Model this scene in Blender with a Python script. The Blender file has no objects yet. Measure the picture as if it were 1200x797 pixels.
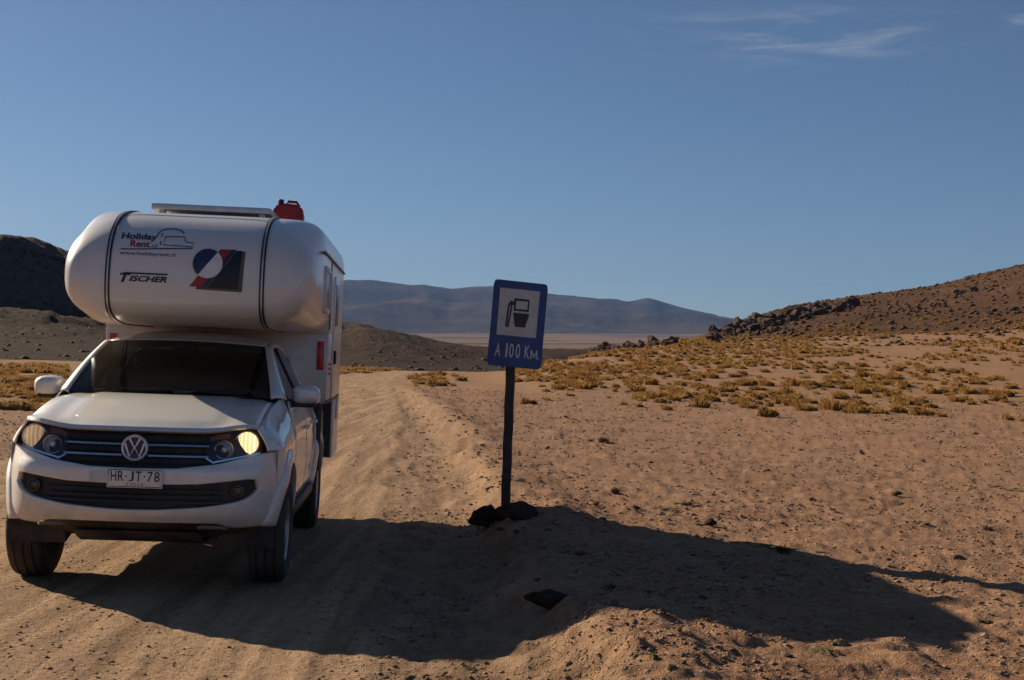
import bpy, bmesh, math, random
import numpy as np
from mathutils import Matrix, Vector

scene = bpy.context.scene
col = scene.collection
R = math.radians
rng = random.Random(7)

# ------------------------------------------------------------------ camera
CAM_H, F_PX, HOR_Y, ROLL = 1.68, 1600.0, 415.0, 0.025
cam_d = bpy.data.cameras.new('camera')
cam = bpy.data.objects.new('camera', cam_d); col.objects.link(cam)
cam_d.sensor_fit = 'HORIZONTAL'; cam_d.sensor_width = 36.0
cam_d.lens = 36.0 * F_PX / 1200.0
cam_d.clip_start = 0.1; cam_d.clip_end = 60000.0
PITCH = math.atan((HOR_Y - 398.5) / F_PX)
cam.matrix_world = Matrix.Translation((0, 0, CAM_H)) @ Matrix.Rotation(math.pi/2 + PITCH, 4, 'X') @ Matrix.Rotation(ROLL, 4, 'Z')
scene.camera = cam

# ------------------------------------------------------------------ sky and sun
SUN_EL, SUN_AZ = R(25.0), R(-54.0)          # azimuth from +Y, negative = towards -X
sun_dir = Vector((math.sin(SUN_AZ)*math.cos(SUN_EL), math.cos(SUN_AZ)*math.cos(SUN_EL), math.sin(SUN_EL)))
world = bpy.data.worlds.new('World'); scene.world = world; world.use_nodes = True
wn, wl = world.node_tree.nodes, world.node_tree.links
wn.clear()
sky = wn.new('ShaderNodeTexSky'); sky.sky_type = 'NISHITA'; sky.sun_disc = False
sky.sun_elevation = SUN_EL; sky.sun_rotation = SUN_AZ
sky.altitude = 2500.0; sky.air_density = 1.0; sky.dust_density = 2.0; sky.ozone_density = 3.8
# thin high cirrus wisps
tc = wn.new('ShaderNodeTexCoord')
sep = wn.new('ShaderNodeSeparateXYZ'); wl.new(tc.outputs['Generated'], sep.inputs[0])
mp = wn.new('ShaderNodeMapping'); mp.inputs['Scale'].default_value = (9, 9, 60); mp.inputs['Rotation'].default_value = (0, R(-5), 0)
wl.new(tc.outputs['Generated'], mp.inputs[0])
n1 = wn.new('ShaderNodeTexNoise'); n1.inputs['Scale'].default_value = 1.6; n1.inputs['Detail'].default_value = 9; n1.inputs['Roughness'].default_value = 0.62; n1.inputs['Distortion'].default_value = 0.5
wl.new(mp.outputs[0], n1.inputs['Vector'])
cr = wn.new('ShaderNodeMapRange'); cr.interpolation_type = 'SMOOTHSTEP'
cr.inputs['From Min'].default_value = 0.42; cr.inputs['From Max'].default_value = 0.78
wl.new(n1.outputs['Fac'], cr.inputs['Value'])
def wmath(op, a, b):
    m = wn.new('ShaderNodeMath'); m.operation = op
    for i, v in enumerate((a, b)):
        if isinstance(v, (int, float)): m.inputs[i].default_value = v
        elif v is not None: wl.new(v, m.inputs[i])
    return m.outputs[0]
def gauss(out, c, w):                       # soft window around c
    d = wmath('DIVIDE', wmath('SUBTRACT', out, c), w)
    return wmath('EXPONENT', wmath('MULTIPLY', wmath('MULTIPLY', d, d), -1.0), None)
azr = wmath('DIVIDE', sep.outputs['X'], wmath('MAXIMUM', sep.outputs['Y'], 0.05))
elr = wmath('DIVIDE', sep.outputs['Z'], wmath('MAXIMUM', sep.outputs['Y'], 0.05))
patch = wmath('MULTIPLY', gauss(azr, 0.205, 0.085), gauss(wmath('SUBTRACT', elr, wmath('MULTIPLY', azr, 0.04)), 0.232, 0.016))
patch2 = wmath('MULTIPLY', gauss(azr, 0.375, 0.03), gauss(elr, 0.255, 0.006))
cm = wmath('MULTIPLY', cr.outputs[0], wmath('ADD', patch, patch2))
cm = wmath('MULTIPLY', cm, 0.75)
mix = wn.new('ShaderNodeMixRGB'); wl.new(cm, mix.inputs['Fac']); wl.new(sky.outputs[0], mix.inputs['Color1'])
mix.inputs['Color2'].default_value = (6.5, 7.0, 7.6, 1)
bg = wn.new('ShaderNodeBackground'); bg.inputs['Strength'].default_value = 0.05
wl.new(mix.outputs[0], bg.inputs['Color'])
wo = wn.new('ShaderNodeOutputWorld'); wl.new(bg.outputs[0], wo.inputs['Surface'])

sd = bpy.data.lights.new('sun', 'SUN'); sd.energy = 5.0; sd.angle = R(0.5); sd.color = (1.0, 0.85, 0.65)
sun = bpy.data.objects.new('sun', sd); col.objects.link(sun)
sun.rotation_euler = sun_dir.to_track_quat('Z', 'Y').to_euler()
sun.location = (-30, 30, 40)

vs = scene.view_settings
vs.view_transform = 'Standard'; vs.look = 'None'; vs.gamma = 1.0; vs.exposure = 0.38; vs.use_curve_mapping = False

# ------------------------------------------------------------------ material helpers
class NT:
    def __init__(s, name):
        s.m = bpy.data.materials.new(name); s.m.use_nodes = True
        s.t = s.m.node_tree; s.n, s.l = s.t.nodes, s.t.links
        s.b = s.n['Principled BSDF']; s.out = s.n['Material Output']
    def node(s, typ, ins=None, **kw):
        n = s.n.new(typ)
        for k, v in kw.items(): setattr(n, k, v)
        for k, v in (ins or {}).items(): s.put(n.inputs[k], v)
        return n
    def put(s, sock, v):
        if hasattr(v, 'is_output') or isinstance(v, bpy.types.NodeSocket): s.l.new(v, sock)
        elif isinstance(v, (tuple, list)) and len(v) == 3 and sock.type == 'RGBA': sock.default_value = (*v, 1)
        else: sock.default_value = v
    def math(s, op, a, b=0.0, clamp=False):
        n = s.node('ShaderNodeMath', {0: a, 1: b}, operation=op); n.use_clamp = clamp
        return n.outputs[0]
    def mix(s, f, a, b, mode='MIX'):
        return s.node('ShaderNodeMixRGB', {'Fac': f, 'Color1': a, 'Color2': b}, blend_type=mode).outputs[0]
    def noise(s, vec, scale, detail=4, rough=0.55, dist=0.0):
        return s.node('ShaderNodeTexNoise', {'Vector': vec, 'Scale': scale, 'Detail': detail, 'Roughness': rough, 'Distortion': dist}).outputs['Fac']
    def rng(s, v, a, b, c=0.0, d=1.0):
        n = s.node('ShaderNodeMapRange', {'Value': v, 'From Min': a, 'From Max': b, 'To Min': c, 'To Max': d}, interpolation_type='SMOOTHSTEP')
        return n.outputs[0]
    def pos(s): return s.node('ShaderNodeNewGeometry').outputs['Position']
    def obj(s): return s.node('ShaderNodeTexCoord').outputs['Object']
    def attr(s, name): return s.node('ShaderNodeAttribute', attribute_name=name).outputs['Fac']
    def scale(s, v, xyz): return s.node('ShaderNodeMapping', {'Vector': v, 'Scale': xyz}).outputs[0]
    def bump(s, h, dist, strength=1.0):
        s.put(s.b.inputs['Normal'], s.node('ShaderNodeBump', {'Height': h, 'Distance': dist, 'Strength': strength}).outputs[0])
    def set(s, **kw):
        for k, v in kw.items(): s.put(s.b.inputs[k.replace('_', ' ')], v)
        return s

def simple(name, colr, rough=0.5, metal=0.0, coat=0.0, var=0.12, scale=8.0, bump=0.0, dust=0.0):
    m = NT(name); p = m.obj()
    n = m.noise(p, scale, 5, 0.6)
    c = m.mix(m.rng(n, 0.3, 0.7), tuple(v*(1-var) for v in colr), tuple(min(1, v*(1+var)) for v in colr))
    if dust:
        n2 = m.noise(p, scale*0.35, 6, 0.65)
        c = m.mix(m.math('MULTIPLY', m.rng(n2, 0.35, 0.75), dust), c, (0.33, 0.235, 0.16))
    m.set(Base_Color=c, Metallic=metal, Roughness=m.rng(m.noise(p, scale*2.3, 4), 0.2, 0.8, max(0.02, rough-0.06), min(1, rough+0.08)))
    if coat: m.set(Coat_Weight=coat, Coat_Roughness=0.06)
    if bump: m.bump(n, bump)
    return m.m

# ------------------------------------------------------------------ object helpers
def tag(o, label=None, cat=None, group=None, kind=None):
    if label: o['label'] = label
    if cat: o['category'] = cat
    if group: o['group'] = group
    if kind: o['kind'] = kind
    return o
def mesh_obj(name, verts, faces, mat, parent=None, smooth=True, mats=None, fm=None):
    me = bpy.data.meshes.new(name)
    me.from_pydata([tuple(map(float, v)) for v in verts], [], [tuple(f) for f in faces])
    for mm in (mats or [mat]): me.materials.append(mm)
    if fm is not None: me.polygons.foreach_set('material_index', fm)
    if smooth: me.polygons.foreach_set('use_smooth', [True]*len(me.polygons))
    me.update()
    o = bpy.data.objects.new(name, me); col.objects.link(o)
    if parent: o.parent = parent
    return o
def empty(name, loc=(0,0,0), rot=(0,0,0)):
    o = bpy.data.objects.new(name, None); col.objects.link(o)
    o.location = loc; o.rotation_euler = rot; o.empty_display_size = 0.2
    return o

# ------------------------------------------------------------------ noise
def _hash(ix, iy, seed):
    h = (ix.astype(np.int64)*374761393 + iy.astype(np.int64)*668265263 + seed*1442695041) & 0xffffffff
    h = ((h ^ (h >> 13))*1274126177) & 0xffffffff
    h = (h ^ (h >> 16)) & 0xffffffff
    return h.astype(np.float64)/4294967295.0
def vnoise(x, y, seed=0):
    x = np.asarray(x, float); y = np.asarray(y, float)
    ix, iy = np.floor(x), np.floor(y); fx, fy = x-ix, y-iy
    fx = fx*fx*fx*(fx*(fx*6-15)+10); fy = fy*fy*fy*(fy*(fy*6-15)+10)
    a, b = _hash(ix, iy, seed), _hash(ix+1, iy, seed)
    c, d = _hash(ix, iy+1, seed), _hash(ix+1, iy+1, seed)
    return (a*(1-fx)+b*fx)*(1-fy)+(c*(1-fx)+d*fx)*fy
def fbm(x, y, octv=5, seed=0, gain=0.5, ridged=False):
    x = np.asarray(x, float); y = np.asarray(y, float)
    s = np.zeros(np.broadcast(x, y).shape); a = 1.0; t = 0
    for i in range(octv):
        n = vnoise(x, y, seed+i*17)
        s += a*((1-abs(2*n-1)) if ridged else n); t += a; a *= gain
        x, y = 1.97*x+0.31*y+11.3, 1.97*y-0.31*x-7.7
    return s/t
def sstep(a, b, x):
    t = np.clip((np.asarray(x, float)-a)/(b-a), 0, 1); return t*t*(3-2*t)

# ------------------------------------------------------------------ terrain
def hpx(px): return HOR_Y + ROLL*(px-600.0)
def zy(px, y, r): return CAM_H + r*(hpx(px)-y)/F_PX
def fr(px, sk):                              # far valley and mountain range
    return [(1500, zy(px, 413, 1500)), (3000, zy(px, 405, 3000)), (6000, zy(px, 395, 6000)), (7800, zy(px, 391, 7800)),
            (9300, zy(px, 0.55*sk+0.45*391, 9300)), (10300, zy(px, 0.62*sk+0.38*391, 10300)), (12500, zy(px, sk, 12500)), (15500, zy(px, sk+28, 15500))]
def C(px, sk, *pts): return (px, [(r, z if not isinstance(z, str) else zy(px, float(z), r)) for r, z in pts] + fr(px, sk))
COLS = [
 C(-1400, 345, (60, 0), (150, 8), (300, 42), (500, 60), (900, 30)),
 C(-300, 340, (70, 0), (120, 1.2), (200, '395'), (305, '350'), (340, '262'), (560, 18), (900, 4)),
 C(0, 336, (73, 0), (120, '420'), (200, '396'), (306, '364'), (338, '287'), (520, 13), (900, 0)),
 C(40, 336, (73, 0), (120, '421'), (200, '397'), (308, '366'), (340, '293'), (520, 12), (900, 0)),
 C(85, 335, (75, 0), (122, '421'), (205, '398'), (312, '371'), (342, '303'), (520, 9), (900, -2)),
 C(200, 334, (80, 0), (130, '425'), (215, '402'), (340, '380'), (372, '333'), (560, 4), (900, -6)),
 C(300, 333, (88, 0), (140, '428'), (225, '408'), (368, '388'), (397, '354'), (580, 2), (900, -8)),
 C(400, 330.5, (96, 0), (150, '430'), (235, '416'), (392, '396'), (420, '379'), (620, 1), (950, -9)),
 C(430, 330, (97, 0), (152, '430'), (240, '412'), (425, '385'), (640, 0), (950, -9)),
 C(447, 331, (97, 0), (155, '430'), (245, '413'), (430, '390'), (650, 0), (950, -9)),
 C(480, 335.5, (99, .05), (160, '431'), (260, '416'), (440, '397'), (680, -3), (950, -9)),
 C(508, 337, (102, .08), (165, '432'), (270, '418'), (445, '403'), (690, -4), (950, -9)),
 C(527, 341, (104, .1), (168, '432'), (275, '420'), (450, '406'), (690, -4), (950, -9)),
 C(551, 337, (106, .1), (170, '433'), (280, '421'), (450, '409'), (700, -4), (950, -9)),
 C(577, 337, (106, .15), (170, '434'), (290, '422'), (450, '411'), (700, -4), (950, -9)),
 C(610, 340, (48, 0), (70, .2), (100, '434'), (140, '435'), (300, '422'), (455, '412'), (700, -3), (950, -8)),
 C(650, 346, (48, 0), (72, .5), (105, '425'), (140, '432'), (300, '423'), (460, '412'), (700, -3), (950, -8)),
 C(690, 350.5, (48, 0), (75, .65), (122, '416'), (165, .7), (300, -2.5), (470, '411'), (700, -3), (950, -8)),
 C(720, 353, (48, 0), (78, .75), (135, '410'), (185, 1.0), (310, -4), (480, '410'), (700, -4), (950, -8)),
 C(736, 355, (48, 0), (78, .8), (145, '408'), (195, 1.2), (310, -4), (490, '409'), (700, -4), (950, -8)),
 C(750, 351, (48, 0), (79, .85), (150, '406'), (205, 1.5), (315, -4), (500, -5), (700, -6), (950, -9)),
 C(765, 349.5, (48, 0), (79, .87), (154, '405'), (205, 1.5), (315, -4), (500, -5), (700, -6), (950, -9)),
 C(772, 355, (48, 0), (79, .88), (156, '404'), (205, 1.6), (315, -4), (500, -5), (700, -6), (950, -9)),
 C(800, 362, (48, 0), (80, .95), (165, '400'), (230, 2.0), (330, -3), (500, -6), (700, -7), (950, -9)),
 C(830, 368, (48, 0), (80, 1.0), (150, '399'), (195, '393'), (270, 3), (500, -6), (700, -7), (950, -9)),
 C(870, 378, (48, 0), (80, 1.1), (146, '398'), (235, '379'), (330, 4), (520, -6), (700, -7), (950, -9)),
 C(930, 384, (48, 0), (80, 1.15), (143, '398'), (275, '365'), (370, 7), (560, -3), (700, -6), (950, -9)),
 C(1000, 388, (48, 0), (80, 1.2), (140, '397'), (300, '357'), (400, 10), (600, 2), (800, -4), (950, -8)),
 C(1050, 389, (48, 0), (80, 1.25), (140, '396'), (305, '353'), (410, 13), (600, 6), (800, 0), (950, -6)),
 C(1100, 390, (48, 0), (80, 1.3), (140, '395'), (312, '347'), (420, 15), (600, 9), (800, 2), (950, -5)),
 C(1200, 388, (48, 0), (80, 1.4), (140, '393'), (330, '329'), (440, 20), (600, 14), (800, 6), (950, 0)),
 C(1600, 380, (48, 0), (80, 1.6), (140, '388'), (360, '285'), (520, 30), (800, 18), (950, 8)),
 C(2600, 380, (48, 0), (80, 2.0), (140, 9), (360, 52), (600, 60), (950, 30)),
]
RK = np.concatenate([np.linspace(math.log(20), math.log(900), 120), np.linspace(math.log(930), math.log(15500), 60)])
def _prof(pts):
    lr = np.array([math.log(20)] + [math.log(p[0]) for p in pts]); z = np.array([0.0] + [p[1] for p in pts])
    # monotone cubic (pchip) in log r
    h = np.diff(lr); d = np.diff(z)/h; m = np.zeros(len(z))
    for i in range(1, len(z)-1):
        if d[i-1]*d[i] > 0: m[i] = 2*d[i-1]*d[i]/(d[i-1]+d[i])
    i = np.clip(np.searchsorted(lr, RK)-1, 0, len(h)-1); t = (RK-lr[i])/h[i]
    return (2*t**3-3*t**2+1)*z[i]+(t**3-2*t**2+t)*h[i]*m[i]+(-2*t**3+3*t**2)*z[i+1]+(t**3-t**2)*h[i]*m[i+1]
TAB = np.array([_prof(c[1]) for c in COLS]); PXK = np.array([c[0] for c in COLS], float)
_pd = np.arange(-1400, 2601, 8.0)               # resample the columns densely and soften the creases between them
_td = np.stack([np.interp(_pd, PXK, TAB[:, k]) for k in range(TAB.shape[1])], 1)
_kw = np.exp(-(np.arange(-4, 5)*8.0/7.0)**2/2); _kw /= _kw.sum()
TAB = sum(w*_td[np.clip(np.arange(len(_pd))+o, 0, len(_pd)-1)] for o, w in zip(range(-4, 5), _kw)); PXK = _pd
BACK = np.interp(RK, [math.log(v) for v in (20, 80, 300, 900, 4000, 15500)], [0, .3, 6, 12, 60, 300])

ER = np.array([0, 5, 7, 8, 10, 13, 18, 25, 38, 55, 70, 80, 98, 112, 130, 160.])
EX = np.array([.9, .35, .16, .04, -.1, -.33, -.63, -1.17, -2.45, -4.5, -6.3, -6.8, -6.0, -4.0, 2, 20.])
LX = np.array([-6.6, -6.8, -6.9, -7, -7.1, -7.2, -7.4, -7.7, -8.4, -9.3, -10.4, -11, -11, -9.5, -5, 8.])
SX = np.array([-.2, -.5, -.65, -.75, -.95, -1.2, -1.52, -1.95, -2.9, -4.6, -6.3, -6.8, -6, -4, 2, 20.])
def road_coords(x, y):
    yy = np.clip(y, 0, 160)
    wob = 0.10*(vnoise(y*0.9, y*0+3.1, 5)-.5)*2 + 0.05*(vnoise(y*3.1, y*0+1.7, 9)-.5)*2
    return x-np.interp(yy, ER, EX)-wob*np.clip(y/12, .3, 1.5), x-np.interp(yy, ER, LX)-wob*2, x-np.interp(yy, ER, SX)-wob
def base_height(x, y):
    r = np.hypot(x, y); az = np.arctan2(x, y)
    px = 600+F_PX*np.tan(np.clip(az, R(-75), R(75)))
    lr = np.log(np.clip(r, 20.0, 15500))
    pi = np.clip(np.searchsorted(PXK, px)-1, 0, len(PXK)-2)
    u = np.clip((px-PXK[pi])/(PXK[pi+1]-PXK[pi]), 0, 1)
    ki = np.clip(np.searchsorted(RK, lr)-1, 0, len(RK)-2)
    v = np.clip((lr-RK[ki])/(RK[ki+1]-RK[ki]), 0, 1)
    z = (TAB[pi, ki]*(1-u)+TAB[pi+1, ki]*u)*(1-v)+(TAB[pi, ki+1]*(1-u)+TAB[pi+1, ki+1]*u)*v
    w = sstep(R(55), R(110), abs(az))
    zb = np.interp(lr, RK, BACK)
    return z*(1-w)+zb*w, r
def masks(x, y):
    dr, dl, ds = road_coords(x, y)
    r = np.hypot(x, y)
    road = sstep(0.10, -0.22, dr)*sstep(-0.2, 0.3, dl)*sstep(150, 118, r)
    road = np.where(y < -30, 0, road)
    lane = sstep(0.12, -0.12, ds)*sstep(0.0, 0.8, dl)*road
    return road, lane, dr, dl
def height(x, y):
    x = np.asarray(x, float); y = np.asarray(y, float)
    z, r = base_height(x, y)
    road, lane, dr, dl = masks(x, y)
    # cut bank on the right of the road and low verge on the left
    near = sstep(75, 40, r)
    edge = 0.42*(fbm(x*1.9, y*1.9, 4, 41)-.5)
    bank = sstep(-0.02, 0.42, dr+edge)*(0.17+0.09*np.exp(-((dr-.55)/.45)**2)*(0.3+1.2*vnoise(x*1.1, y*1.1, 77)))
    bank = bank-0.042*np.clip(dr-.8, 0, 4.6)*np.where(dr > 0, 1, 0)
    verge = sstep(0.5, -0.5, dl)*0.10
    z = z + near*(bank+verge)*np.where(y < -10, 0, 1)
    # cross fall of the carriageway where the truck stands
    z = z - 0.0148*np.clip(x+2.55, -4.5, 2.2)*lane*sstep(30, 14, r)
    # shoulder dish
    z = z - 0.045*sstep(1.0, .3, abs(dr+.55))*(1-lane)*road*near
    far = sstep(25, 120, r)
    off = 1-road
    g = fbm(x*0.35, y*0.35, 4, 3)-.5
    z = z + off*near*(0.07*g*sstep(0.2, 2.5, dr)*np.where(dr > 0, 1, 0) + 0.05*(fbm(x*1.9, y*1.9, 4, 8)-.5) + 0.045*(fbm(x*6, y*7, 4, 21)-.5))
    z = z + off*near*0.02*np.maximum(0, fbm(x*3.3, y*5.0, 3, 61)-.55)*6
    z = z + off*sstep(30, 12, r)*0.030*(fbm(x*11, y*8, 3, 63)-.5) + off*sstep(55, 30, r)*sstep(8, 16, r)*0.05*np.maximum(0, fbm(x*2.2, y*2.0, 3, 64)-.52)
    # wheel ruts and gravel drifts along the road
    xr = x-np.interp(np.clip(y, 0, 160), ER, EX)
    rut = fbm(xr*3.2, y*0.10, 4, 13)-.5
    z = z + lane*near*(0.030*rut + 0.016*(fbm(xr*9, y*0.5, 3, 31)-.5) + 0.020*(fbm(x*6+y*2.2, y*5, 3, 33)-.5))
    wash = np.sin((y+0.35*x)*11.5+3*vnoise(x*.8, y*.8, 4))*sstep(.45, .65, vnoise(x*.5+4, y*.35, 6))*sstep(-2.2, -3.6, x)
    z = z + lane*near*0.006*wash
    sh = road*(1-lane)
    z = z + sh*near*(0.07*(fbm(x*2.6, y*1.6, 4, 51)-.5) + 0.055*(fbm(x*8, y*6, 3, 52)-.5))
    # slopes and hills
    z = z + far*sstep(700, 300, r)*(0.5*(fbm(x*.06, y*.06, 4, 2)-.5)*sstep(60, 150, r) + 0.22*(fbm(x*.3, y*.3, 3, 12)-.5))
    hill = sstep(150, 260, r)*sstep(900, 500, r)
    left = sstep(60, -60, x-0.05*y)
    z = z + hill*(3.4*(fbm(x*.03, y*.03, 5, 71, .55, True)-.55)*(0.25+0.9*left) + 1.5*(fbm(x*.14, y*.14, 4, 81, .58, True)-.5)*(0.35+.65*left))
    mt = sstep(7600, 9300, r)
    z = z + mt*(190*(fbm(x*.0006, y*.0006, 6, 91, .5, True)-.62))*sstep(12600, 11000, r) + mt*22*(fbm(x*.003, y*.003, 4, 95, .5, True)-.5)
    z = z + sstep(900, 2000, r)*sstep(8000, 6000, r)*6*(fbm(x*.002, y*.002, 3, 97)-.5)
    return z
def ground_hit(px, py):
    a, b = px-600.0, py-398.5; c, s = math.cos(ROLL), math.sin(ROLL)
    u, v = a*c+b*s, -a*s+b*c
    d = np.array([u/F_PX, 1.0, -(v-(HOR_Y-398.5))/F_PX])
    t = np.exp(np.linspace(math.log(3), math.log(900), 1500))
    dz = CAM_H+d[2]*t-height(d[0]*t, t)
    k = np.argmax(dz < 0) if (dz < 0).any() else len(t)-1
    if k > 0:
        f = dz[k-1]/(dz[k-1]-dz[k]+1e-9); tt = t[k-1]+(t[k]-t[k-1])*f
    else: tt = t[0]
    return float(d[0]*tt), float(tt)
def to_px(x, y, z):
    u = F_PX*x/y; v = -F_PX*(z-CAM_H)/y+HOR_Y-398.5
    c, s = math.cos(ROLL), math.sin(ROLL)
    return 600+u*c-v*s, 398.5+u*s+v*c

# ------------------------------------------------------------------ ground materials
def earth(name, c_dark, c_mid, c_light, grain=1.0, far=False, road=False):
    m = NT(name); p = m.pos()
    big = m.noise(p, 0.35, 5, 0.6); mid = m.noise(p, 2.4, 5, 0.6); fine = m.noise(p, 17.0, 7, 0.75)
    c = m.mix(m.rng(big, 0.32, 0.68), c_dark, c_mid)
    c = m.mix(m.rng(mid, 0.42, 0.75), c, c_light)
    c = m.mix(m.rng(fine, 0.34, 0.60), m.mix(0.45, c, (0.06, 0.035, 0.022)), c)
    # single grains of gravel
    vo = m.node('ShaderNodeTexVoronoi', {'Vector': p, 'Scale': 21.0, 'Randomness': 1.0})
    vo2 = m.node('ShaderNodeTexVoronoi', {'Vector': p, 'Scale': 60.0, 'Randomness': 1.0})
    hsv = m.node('ShaderNodeSeparateColor', {0: vo.outputs['Color']})
    pebble = m.math('MULTIPLY', m.rng(vo.outputs['Distance'], 0.42, 0.22), m.rng(hsv.outputs[0], 0.62, 0.7))
    c = m.mix(m.math('MULTIPLY', pebble, 0.45 if not road else 0.3), c, m.mix(hsv.outputs[1], (0.16, 0.10, 0.07), (0.52, 0.40, 0.30)))
    h = m.math('ADD', m.math('MULTIPLY', fine, 0.5), m.math('ADD', m.math('MULTIPLY', pebble, 0.45), m.math('MULTIPLY', m.rng(vo2.outputs['Distance'], 0.5, 0.0), 0.22)))
    return m, c, h, p

def ground_mat():
    m, c, h, p = earth('gravel_ground', (0.315, 0.165, 0.088), (0.40, 0.218, 0.118), (0.43, 0.252, 0.145))
    road = m.attr('road'); lane = m.attr('lane'); veg = m.attr('veg')
    xyz = m.node('ShaderNodeSeparateXYZ', {0: p})
    # dirt road: paler tan, streaked along the driving direction
    st = m.noise(m.scale(p, (1.0, 0.045, 1.0)), 4.2, 6, 0.65, 0.4)
    st2 = m.noise(m.scale(p, (1.0, 0.03, 1.0)), 13.0, 4, 0.6, 0.2)
    rc = m.mix(m.rng(st, 0.36, 0.64), (0.32, 0.193, 0.105), (0.53, 0.332, 0.188))
    rc = m.mix(m.math('MULTIPLY', m.rng(st2, 0.5, 0.75), 0.35), rc, (0.50, 0.345, 0.215))
    rc = m.mix(m.rng(m.noise(p, 19.0, 6, 0.75), 0.34, 0.60), m.mix(0.42, rc, (0.07, 0.042, 0.026)), rc)
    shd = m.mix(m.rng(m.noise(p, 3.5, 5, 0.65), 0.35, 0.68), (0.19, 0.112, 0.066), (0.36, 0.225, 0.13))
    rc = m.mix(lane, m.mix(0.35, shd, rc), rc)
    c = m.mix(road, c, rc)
    # dry straw dust on the slopes with tufts
    tv = m.rng(m.noise(p, 0.55, 5, 0.65), 0.45, 0.7)
    c = m.mix(m.math('MULTIPLY', m.math('MULTIPLY', veg, tv), 0.5), c, (0.36, 0.22, 0.08))
    # ashy green film of low plants
    gv = m.rng(m.noise(m.scale(p, (1.0, 1.4, 1.0)), 1.25, 6, 0.7), 0.60, 0.72)
    c = m.mix(m.math('MULTIPLY', m.math('MULTIPLY', gv, m.math('SUBTRACT', 1.0, road)), 0.30), c, (0.38, 0.30, 0.14))
    m.set(Base_Color=c, Roughness=0.95, Specular_IOR_Level=0.15)
    m.bump(h, 0.030, 1.0)
    return m.m

def hill_mat(name, cd, cm_, cl, rock, upper_lift=None):
    m = NT(name); p = m.pos()
    a = m.noise(p, 0.018, 6, 0.62); b = m.noise(p, 0.11, 6, 0.65); f = m.noise(p, 0.75, 5, 0.75); g = m.noise(p, 2.6, 4, 0.7)
    c = m.mix(m.rng(a, 0.35, 0.65), cd, cm_)
    c = m.mix(m.rng(b, 0.48, 0.72), c, cl)
    if upper_lift:
        hz_ = m.node('ShaderNodeSeparateXYZ', {0: p}).outputs['Z']
        c = m.mix(m.rng(m.math('ADD', hz_, m.math('MULTIPLY', b, 6.0)), 9.0, 14.0), c, upper_lift)  # paler colour with height, painted in to brighten the hill's shaded top
    c = m.mix(m.math('MULTIPLY', m.rng(f, 0.50, 0.62), 0.75), c, rock)
    c = m.mix(m.math('MULTIPLY', m.rng(g, 0.55, 0.66), 0.55), c, tuple(v*0.6 for v in rock))
    m.set(Base_Color=c, Roughness=0.95, Specular_IOR_Level=0.12)
    m.bump(m.math('ADD', m.math('MULTIPLY', f, 1.0), m.math('MULTIPLY', g, 0.35)), 1.3, 1.0)
    return m.m
def plain_mat():
    m = NT('valley_floor'); p = m.pos()
    a = m.noise(m.scale(p, (0.6, 1, 1)), 0.0016, 5, 0.6); b = m.noise(m.scale(p, (0.8, 1, 1)), 0.005, 5, 0.6)
    c = m.mix(m.rng(a, 0.38, 0.6), (0.10, 0.075, 0.055), (0.26, 0.18, 0.125))
    c = m.mix(m.math('MULTIPLY', m.rng(b, 0.5, 0.7), 0.6), c, (0.30, 0.215, 0.15))
    m.set(Base_Color=c, Roughness=1.0, Specular_IOR_Level=0.0)
    return m.m
def mount_mat():
    m = NT('mountain_rock'); p = m.pos()
    a = m.noise(m.scale(p, (0.6, 0.6, 2.5)), 0.0011, 7, 0.62); b = m.noise(p, 0.004, 6, 0.65)
    c = m.mix(m.rng(a, 0.36, 0.62), (0.055, 0.045, 0.04), (0.10, 0.078, 0.064))
    c = m.mix(m.math('MULTIPLY', m.rng(b, 0.52, 0.7), 0.6), c, (0.17, 0.125, 0.095))
    m.set(Base_Color=c, Roughness=1.0, Specular_IOR_Level=0.0)
    m.bump(b, 40.0, 0.6)
    return m.m

M = {}
M['ground'] = ground_mat()
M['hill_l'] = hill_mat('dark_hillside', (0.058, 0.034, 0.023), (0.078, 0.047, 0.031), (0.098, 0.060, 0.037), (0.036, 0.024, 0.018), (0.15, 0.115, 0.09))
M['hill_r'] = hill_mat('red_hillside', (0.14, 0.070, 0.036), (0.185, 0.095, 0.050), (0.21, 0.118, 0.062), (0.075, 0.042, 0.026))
M['plain'] = plain_mat()
M['mount'] = mount_mat()

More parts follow.
